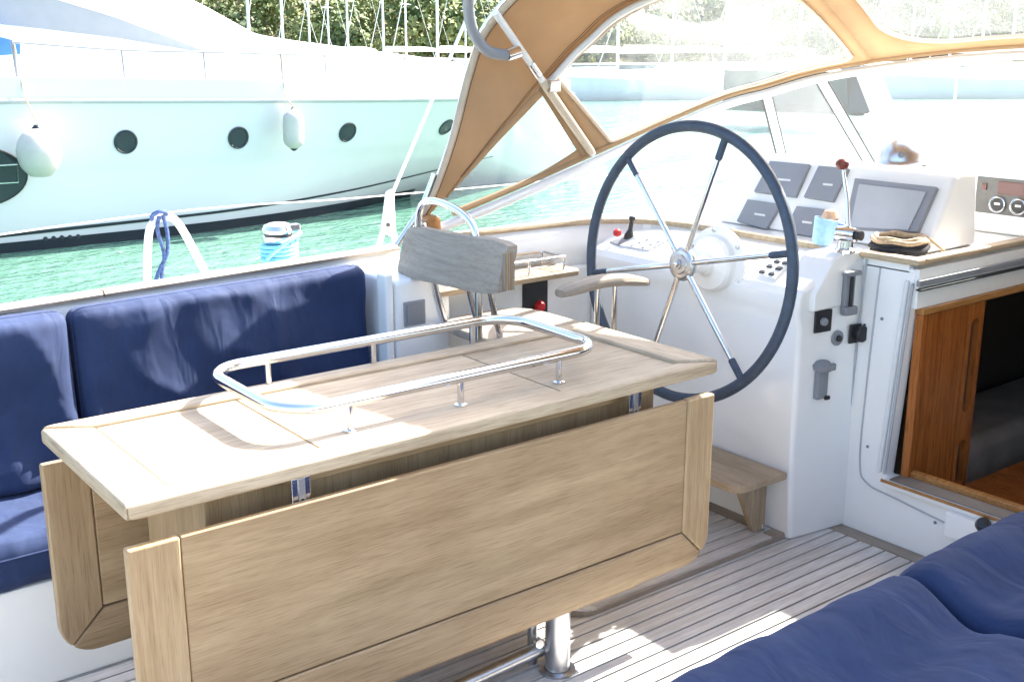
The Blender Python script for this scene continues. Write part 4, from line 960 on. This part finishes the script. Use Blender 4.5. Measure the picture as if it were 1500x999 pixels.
for X in (5.02, 6.11, 7.24, 7.95, 9.40, 10.9):
    p = hp_(X, 1); y_ = p.y+.16; z_ = SZf(X)+.24
    G().tube([(X, y_, z_), (X-.01, y_, z_+.36)], .014, 8).out('stanchion', 'greyp', my)
G().tube(catmull([(3.7, SH(3.7)+.16, SZf(3.7)+.66)]+[(X, SH(X)+.16, SZf(X)+.60) for X in (5.02, 6.11, 7.24, 7.95, 9.40, 10.9)], 6), .015, 8).out('hand_rail', 'greyp', my)
G().tube([(3.72, SH(3.7)+.16, SZf(3.7)+.2), (3.7, SH(3.7)+.16, SZf(3.7)+.68)], .02, 8).out('stanchion', 'greyp', my)
for (px_, py_) in ((184, 208), (349, 202), (510, 194), (660, 187)):
    X0 = ony(px_, py_, 14.5).x; z0 = ony(px_, py_, 14.5).z; s = sOf(X0, z0); yy = hp_(X0, s).y
    q = ony(px_, py_, yy); s = sOf(q.x, q.z); pc_ = hp_(q.x, s)
    nn = (hp_(q.x+.05, s)-hp_(q.x-.05, s)).cross(hp_(q.x, s+.03)-hp_(q.x, s-.03)).normalized(); nn = nn if nn.y < 0 else -nn
    o = G().lathe([(.150, -.02), (.155, .012), (.140, .02), (.130, .012)], pc_, nn, 32).out('porthole_frame', 'glassdark', my)
    disc(pc_-nn*.004, nn, .134, .010, 32).out('porthole_glass', 'glassdark', o)
q = ony(-40, 260, 14.62); ww = []
def oval(rx, rz, off): return [hp_(q.x+rx*math.cos(t), sOf(q.x, q.z+rz*math.sin(t)), off) for t in [i*2*math.pi/40 for i in range(40)]]
ow = G().prism([tuple(p) for p in oval(.60, .36, .004)], (0, -.014, 0)).out('oval_window', 'glassdark', my)
G().tube(oval(.61, .365, .012), .012, 6, closed=True).out('window_rim', 'black', ow)
rc_ = [(q.x+sx*.50, q.z+.02+sz*.11) for sx, sz in ((-1, -1), (1, -1), (1, 1), (-1, 1))]
G().tube([hp_(x, sOf(x, z), .022) for x, z in rc_], .010, 6, closed=True).out('opening_frame', 'steel', ow)
for (px_, py_) in ((67, 350), (79, 349), (91, 348), (103, 347.5), (115, 346.5)):
    c = ony(px_, py_, 14.7); c = hp_(c.x, sOf(c.x, c.z)); disc(c+Vector((0, -.0, 0)), (0, -1, 0), .028, .012, 12).out('outlet_mark', 'boot', my)
aw = G().prism([tuple(ony(-60, 86, 14.9)), tuple(ony(30, 80, 14.9)), tuple(ony(30, 62, 14.9)), tuple(ony(-60, 40, 14.9))], (0, .6, 0)).out('blue_awning', 'blueaw', my)
def fender(nm, c, r, h, label, topz, ylead, xl):
    f = thing(nm, label, 'fender', (c[0], c[1], c[2]-h), 'fenders hung on the motor yacht')
    prof_ = [(0, -1.0), (.22, -.98), (.34, -.93), (.80, -.55), (1, -.08), (.98, .25), (.80, .62), (.45, .88), (.22, .96), (.2, 1.04), (0, 1.05)]
    if nm == 'round_fender': prof_ = [(0, -1.0), (.4, -.97), (.52, -.9), (.85, -.55), (1, -.05), (.93, .38), (.68, .75), (.32, .95), (.16, 1.0), (.13, 1.08), (0, 1.09)]
    else: prof_ = [(0, -1.0), (.25, -.99), (.55, -.90), (.9, -.70), (1, -.4), (1, .4), (.88, .72), (.5, .92), (.25, .99), (.2, 1.07), (0, 1.08)]
    cr_ = catmull([(a, 0, b_) for a, b_ in prof_], 4)
    G().lathe([(p.x*r, p.z*h) for p in cr_], c, (.03, 0, 1), 28).out('body', 'fender', f, 60)
    G().lathe([(r*.24, .94*h), (r*.24, 1.0*h), (r*.12, 1.13*h), (0, 1.13*h)], c, (.03, 0, 1), 14).out('eye', 'boot', f)
    if nm != 'round_fender': G().lathe([(0, -1.10*h), (r*.2, -1.06*h), (r*.45, -.93*h), (r*.3, -.92*h)], c, (.03, 0, 1), 14).out('tail_eye', 'boot', f)
    G().tube([(c[0]+.03, c[1], c[2]+h*1.1), (c[0]-.02, ylead, SZf(c[0])+.02), (xl, ylead+.2, topz)], .008, 6).out('lanyard', 'rope_t', f)
c = ony(57, 224, 14.12); fender('round_fender', c, .255, .29, 'fat round white fender hanging beside the oval window', 1.68, 14.4, 3.72)
c = ony(430, 190, 14.25); fender('long_fender', c, .145, .27, 'slim white fender hanging between two portholes', 1.60, 14.42, 7.24)

# ================================================================== MARINA: moored sailing boats
def sailboat_proto():
    root = thing('moored_sailboat', 'white sailing boat moored in the marina with tall bare mast', 'sailboat', (0, 0, 0), 'sailing boats moored under the hillside')
    def h(u, v):
        X = -5+u*10.5; hb = 1.6*(1-max(0, (X+.5)/6.0)**2.0)*(1-.12*max(0, -X/5)); a = v*2-1
        return Vector((X, hb*a, (1.0+.25*max(0, X/5)) if abs(a) > .99 else 1.0-1.3*(1-abs(a)**3)))
    hu = G().grid(h, 24, 14); hu.out('hull', 'hullw', root, 60)
    G().grid(lambda u, v: Vector((-5+u*10.4, (v*2-1)*1.58*(1-max(0, (-5+u*10.4+.5)/6.0)**2.0)*(1-.12*max(0, (5-u*10.4)/5)), 1.0+.25*max(0, (-5+u*10.4)/5))), 20, 4).out('deck', 'hullw', root, 60)
    G().grid(lambda u, v: Vector((h(u, 0).x, h(u, 0).y-.01, h(u, 0).z-.18-.10*v)), 24, 1).out('sheer_stripe', 'boot', root, 60)
    ch = G().prism([(-2.2, -.9, 1.0), (-2.0, -.85, 1.5), (1.0, -.7, 1.42), (2.4, -.5, 1.1), (2.6, -.45, 1.0)], (0, 1.6, 0), .06, 2).out('cabin', 'hullw', root)
    G().prism([(-1.6, -.93, 1.18), (-1.5, -.93, 1.34), (.6, -.87, 1.30), (.9, -.86, 1.18)], (0, .1, 0)).out('cabin_window', 'glassdark', ch)
    G().tube([(.6, 0, 1.2), (.6, 0, 14.5)], [.085, .07], 8).out('mast', 'whitep', root)
    G().tube([(.55, 0, 2.3), (-3.4, 0, 2.35)], .05, 8).out('boom', 'whitep', root)
    G().tube([(.3, 0, 2.5), (-1.5, 0, 2.52), (-3.2, 0, 2.42)], [.16, .14, .07], 8).out('sail_cover', 'rope_w', root)
    for z in (6.0, 10.0): G().tube([(.55, -.75+z*.02, z), (.6, 0, z+.08), (.55, .75-z*.02, z)], .025, 6).out('spreader', 'whitep', root)
    G().tube([(.6, 0, 14.3), (5.3, 0, 1.3)], .03, 6).out('furled_jib', 'rope_w', root)
    G().tube([(.6, 0, 14.4), (-4.9, 0, 1.1)], .010, 5).out('backstay', 'rope_w', root)
    return root
proto = sailboat_proto(); used = False
def az_pt(px_, dist): d = ray(px_, 72); v = Vector((d.x, d.y, 0)).normalized(); return CAM.xy.to_3d()*0+v*dist
def sail(px_, dist, rot, label=None, sc=1):
    global used
    o = proto if not used else copy_tree(proto); used = True
    p = az_pt(px_, dist); o.location = (p.x-.6*sc*math.cos(rot), p.y-.6*sc*math.sin(rot), WZ); o.rotation_euler = (0, 0, rot); o.scale = (sc,)*3
    if label: o['label'] = label
    return o
for px_, dist, rot in ((366, 62, 1.9), (415, 70, 1.7), (454, 92, 1.75), (482, 104, 1.8), (510, 88, 1.6), (562, 82, 1.75), (595, 96, 1.8), (641, 70, 1.7), (682, 112, 1.7)):
    sail(px_, dist, rot, 'white sailing boat moored beyond the motor yacht, its mast against the hill')
for px_, dist, rot in ((835, 66, 2.6), (905, 58, 2.7), (985, 72, 2.6), (1062, 80, 2.6), (1335, 74, 2.4), (1392, 64, 2.5), (1438, 78, 2.4), (1482, 68, 2.5), (1530, 72, 2.4), (1120, 90, 2.5)):
    sail(px_, dist, rot, 'white sailing boat at the marina pontoon seen through sprayhood window or windscreen')
# quay behind the boats
qd = G().grid(lambda u, v: Vector((0, 0, 0)), 1, 1)
def qpt(a, r, z): return (math.cos(a)*r, math.sin(a)*r, z)
g = G()
for i in range(24):
    a0, a1 = R(5+i*4), R(5+(i+1)*4)
    g.add([qpt(a0, 118, -1.2), qpt(a1, 118, -1.2), qpt(a1, 118, .1), qpt(a0, 118, .1), qpt(a1, 150, .1), qpt(a0, 150, .1)], [(0, 1, 2, 3), (3, 2, 4, 5)])
tag(g.out('quay', 'stone'), 'low stone quay running along the foot of the hillside', 'quay')
# dark hulled yacht with sloping transom
dk = thing('dark_hulled_yacht', 'dark grey hulled yacht with sloping transom seen through the windscreen', 'yacht', (0, 0, WZ))
def dh(u, v):
    X = u*11; a = v*2-1; hb = 1.7*(1-max(0, (X-5)/6.2)**2); rk = .9*(1-u)**6
    return Vector((X, hb*a, 1.15 if abs(a) > .99 else 1.15-1.5*(1-abs(a)**4)))
G().grid(dh, 24, 14).out('hull', 'hulldark', dk, 60)
G().prism([(0, -1.7, 1.15), (-1.7, -1.2, -.15), (-.1, -1.2, -.15), (.1, -1.6, 1.15)], (0, 2.6, 0)).out('transom', 'boot', dk)  # coloured darker than the hull to offset the sunlight on this face
G().grid(lambda u, v: Vector((u*10.9, (v*2-1)*1.68*(1-max(0, (u*10.9-5)/6.2)**2), 1.15)), 16, 2).out('deck', 'hullw', dk)
G().prism([(2.5, -1, 1.15), (2.8, -.95, 1.65), (6, -.8, 1.55), (7.5, -.6, 1.15)], (0, 1.9, 0), .05).out('cabin', 'hullw', dk)
G().tube([(5, 0, 1.2), (5, 0, 15)], .09, 8).out('mast', 'whitep', dk)
dk.scale = (.45, .7, .9); p = az_pt(1268, 37); dv = az_pt(1090, 39)-p; dk.location = (p.x, p.y, WZ); dk.rotation_euler = (0, 0, math.atan2(dv.y, dv.x))
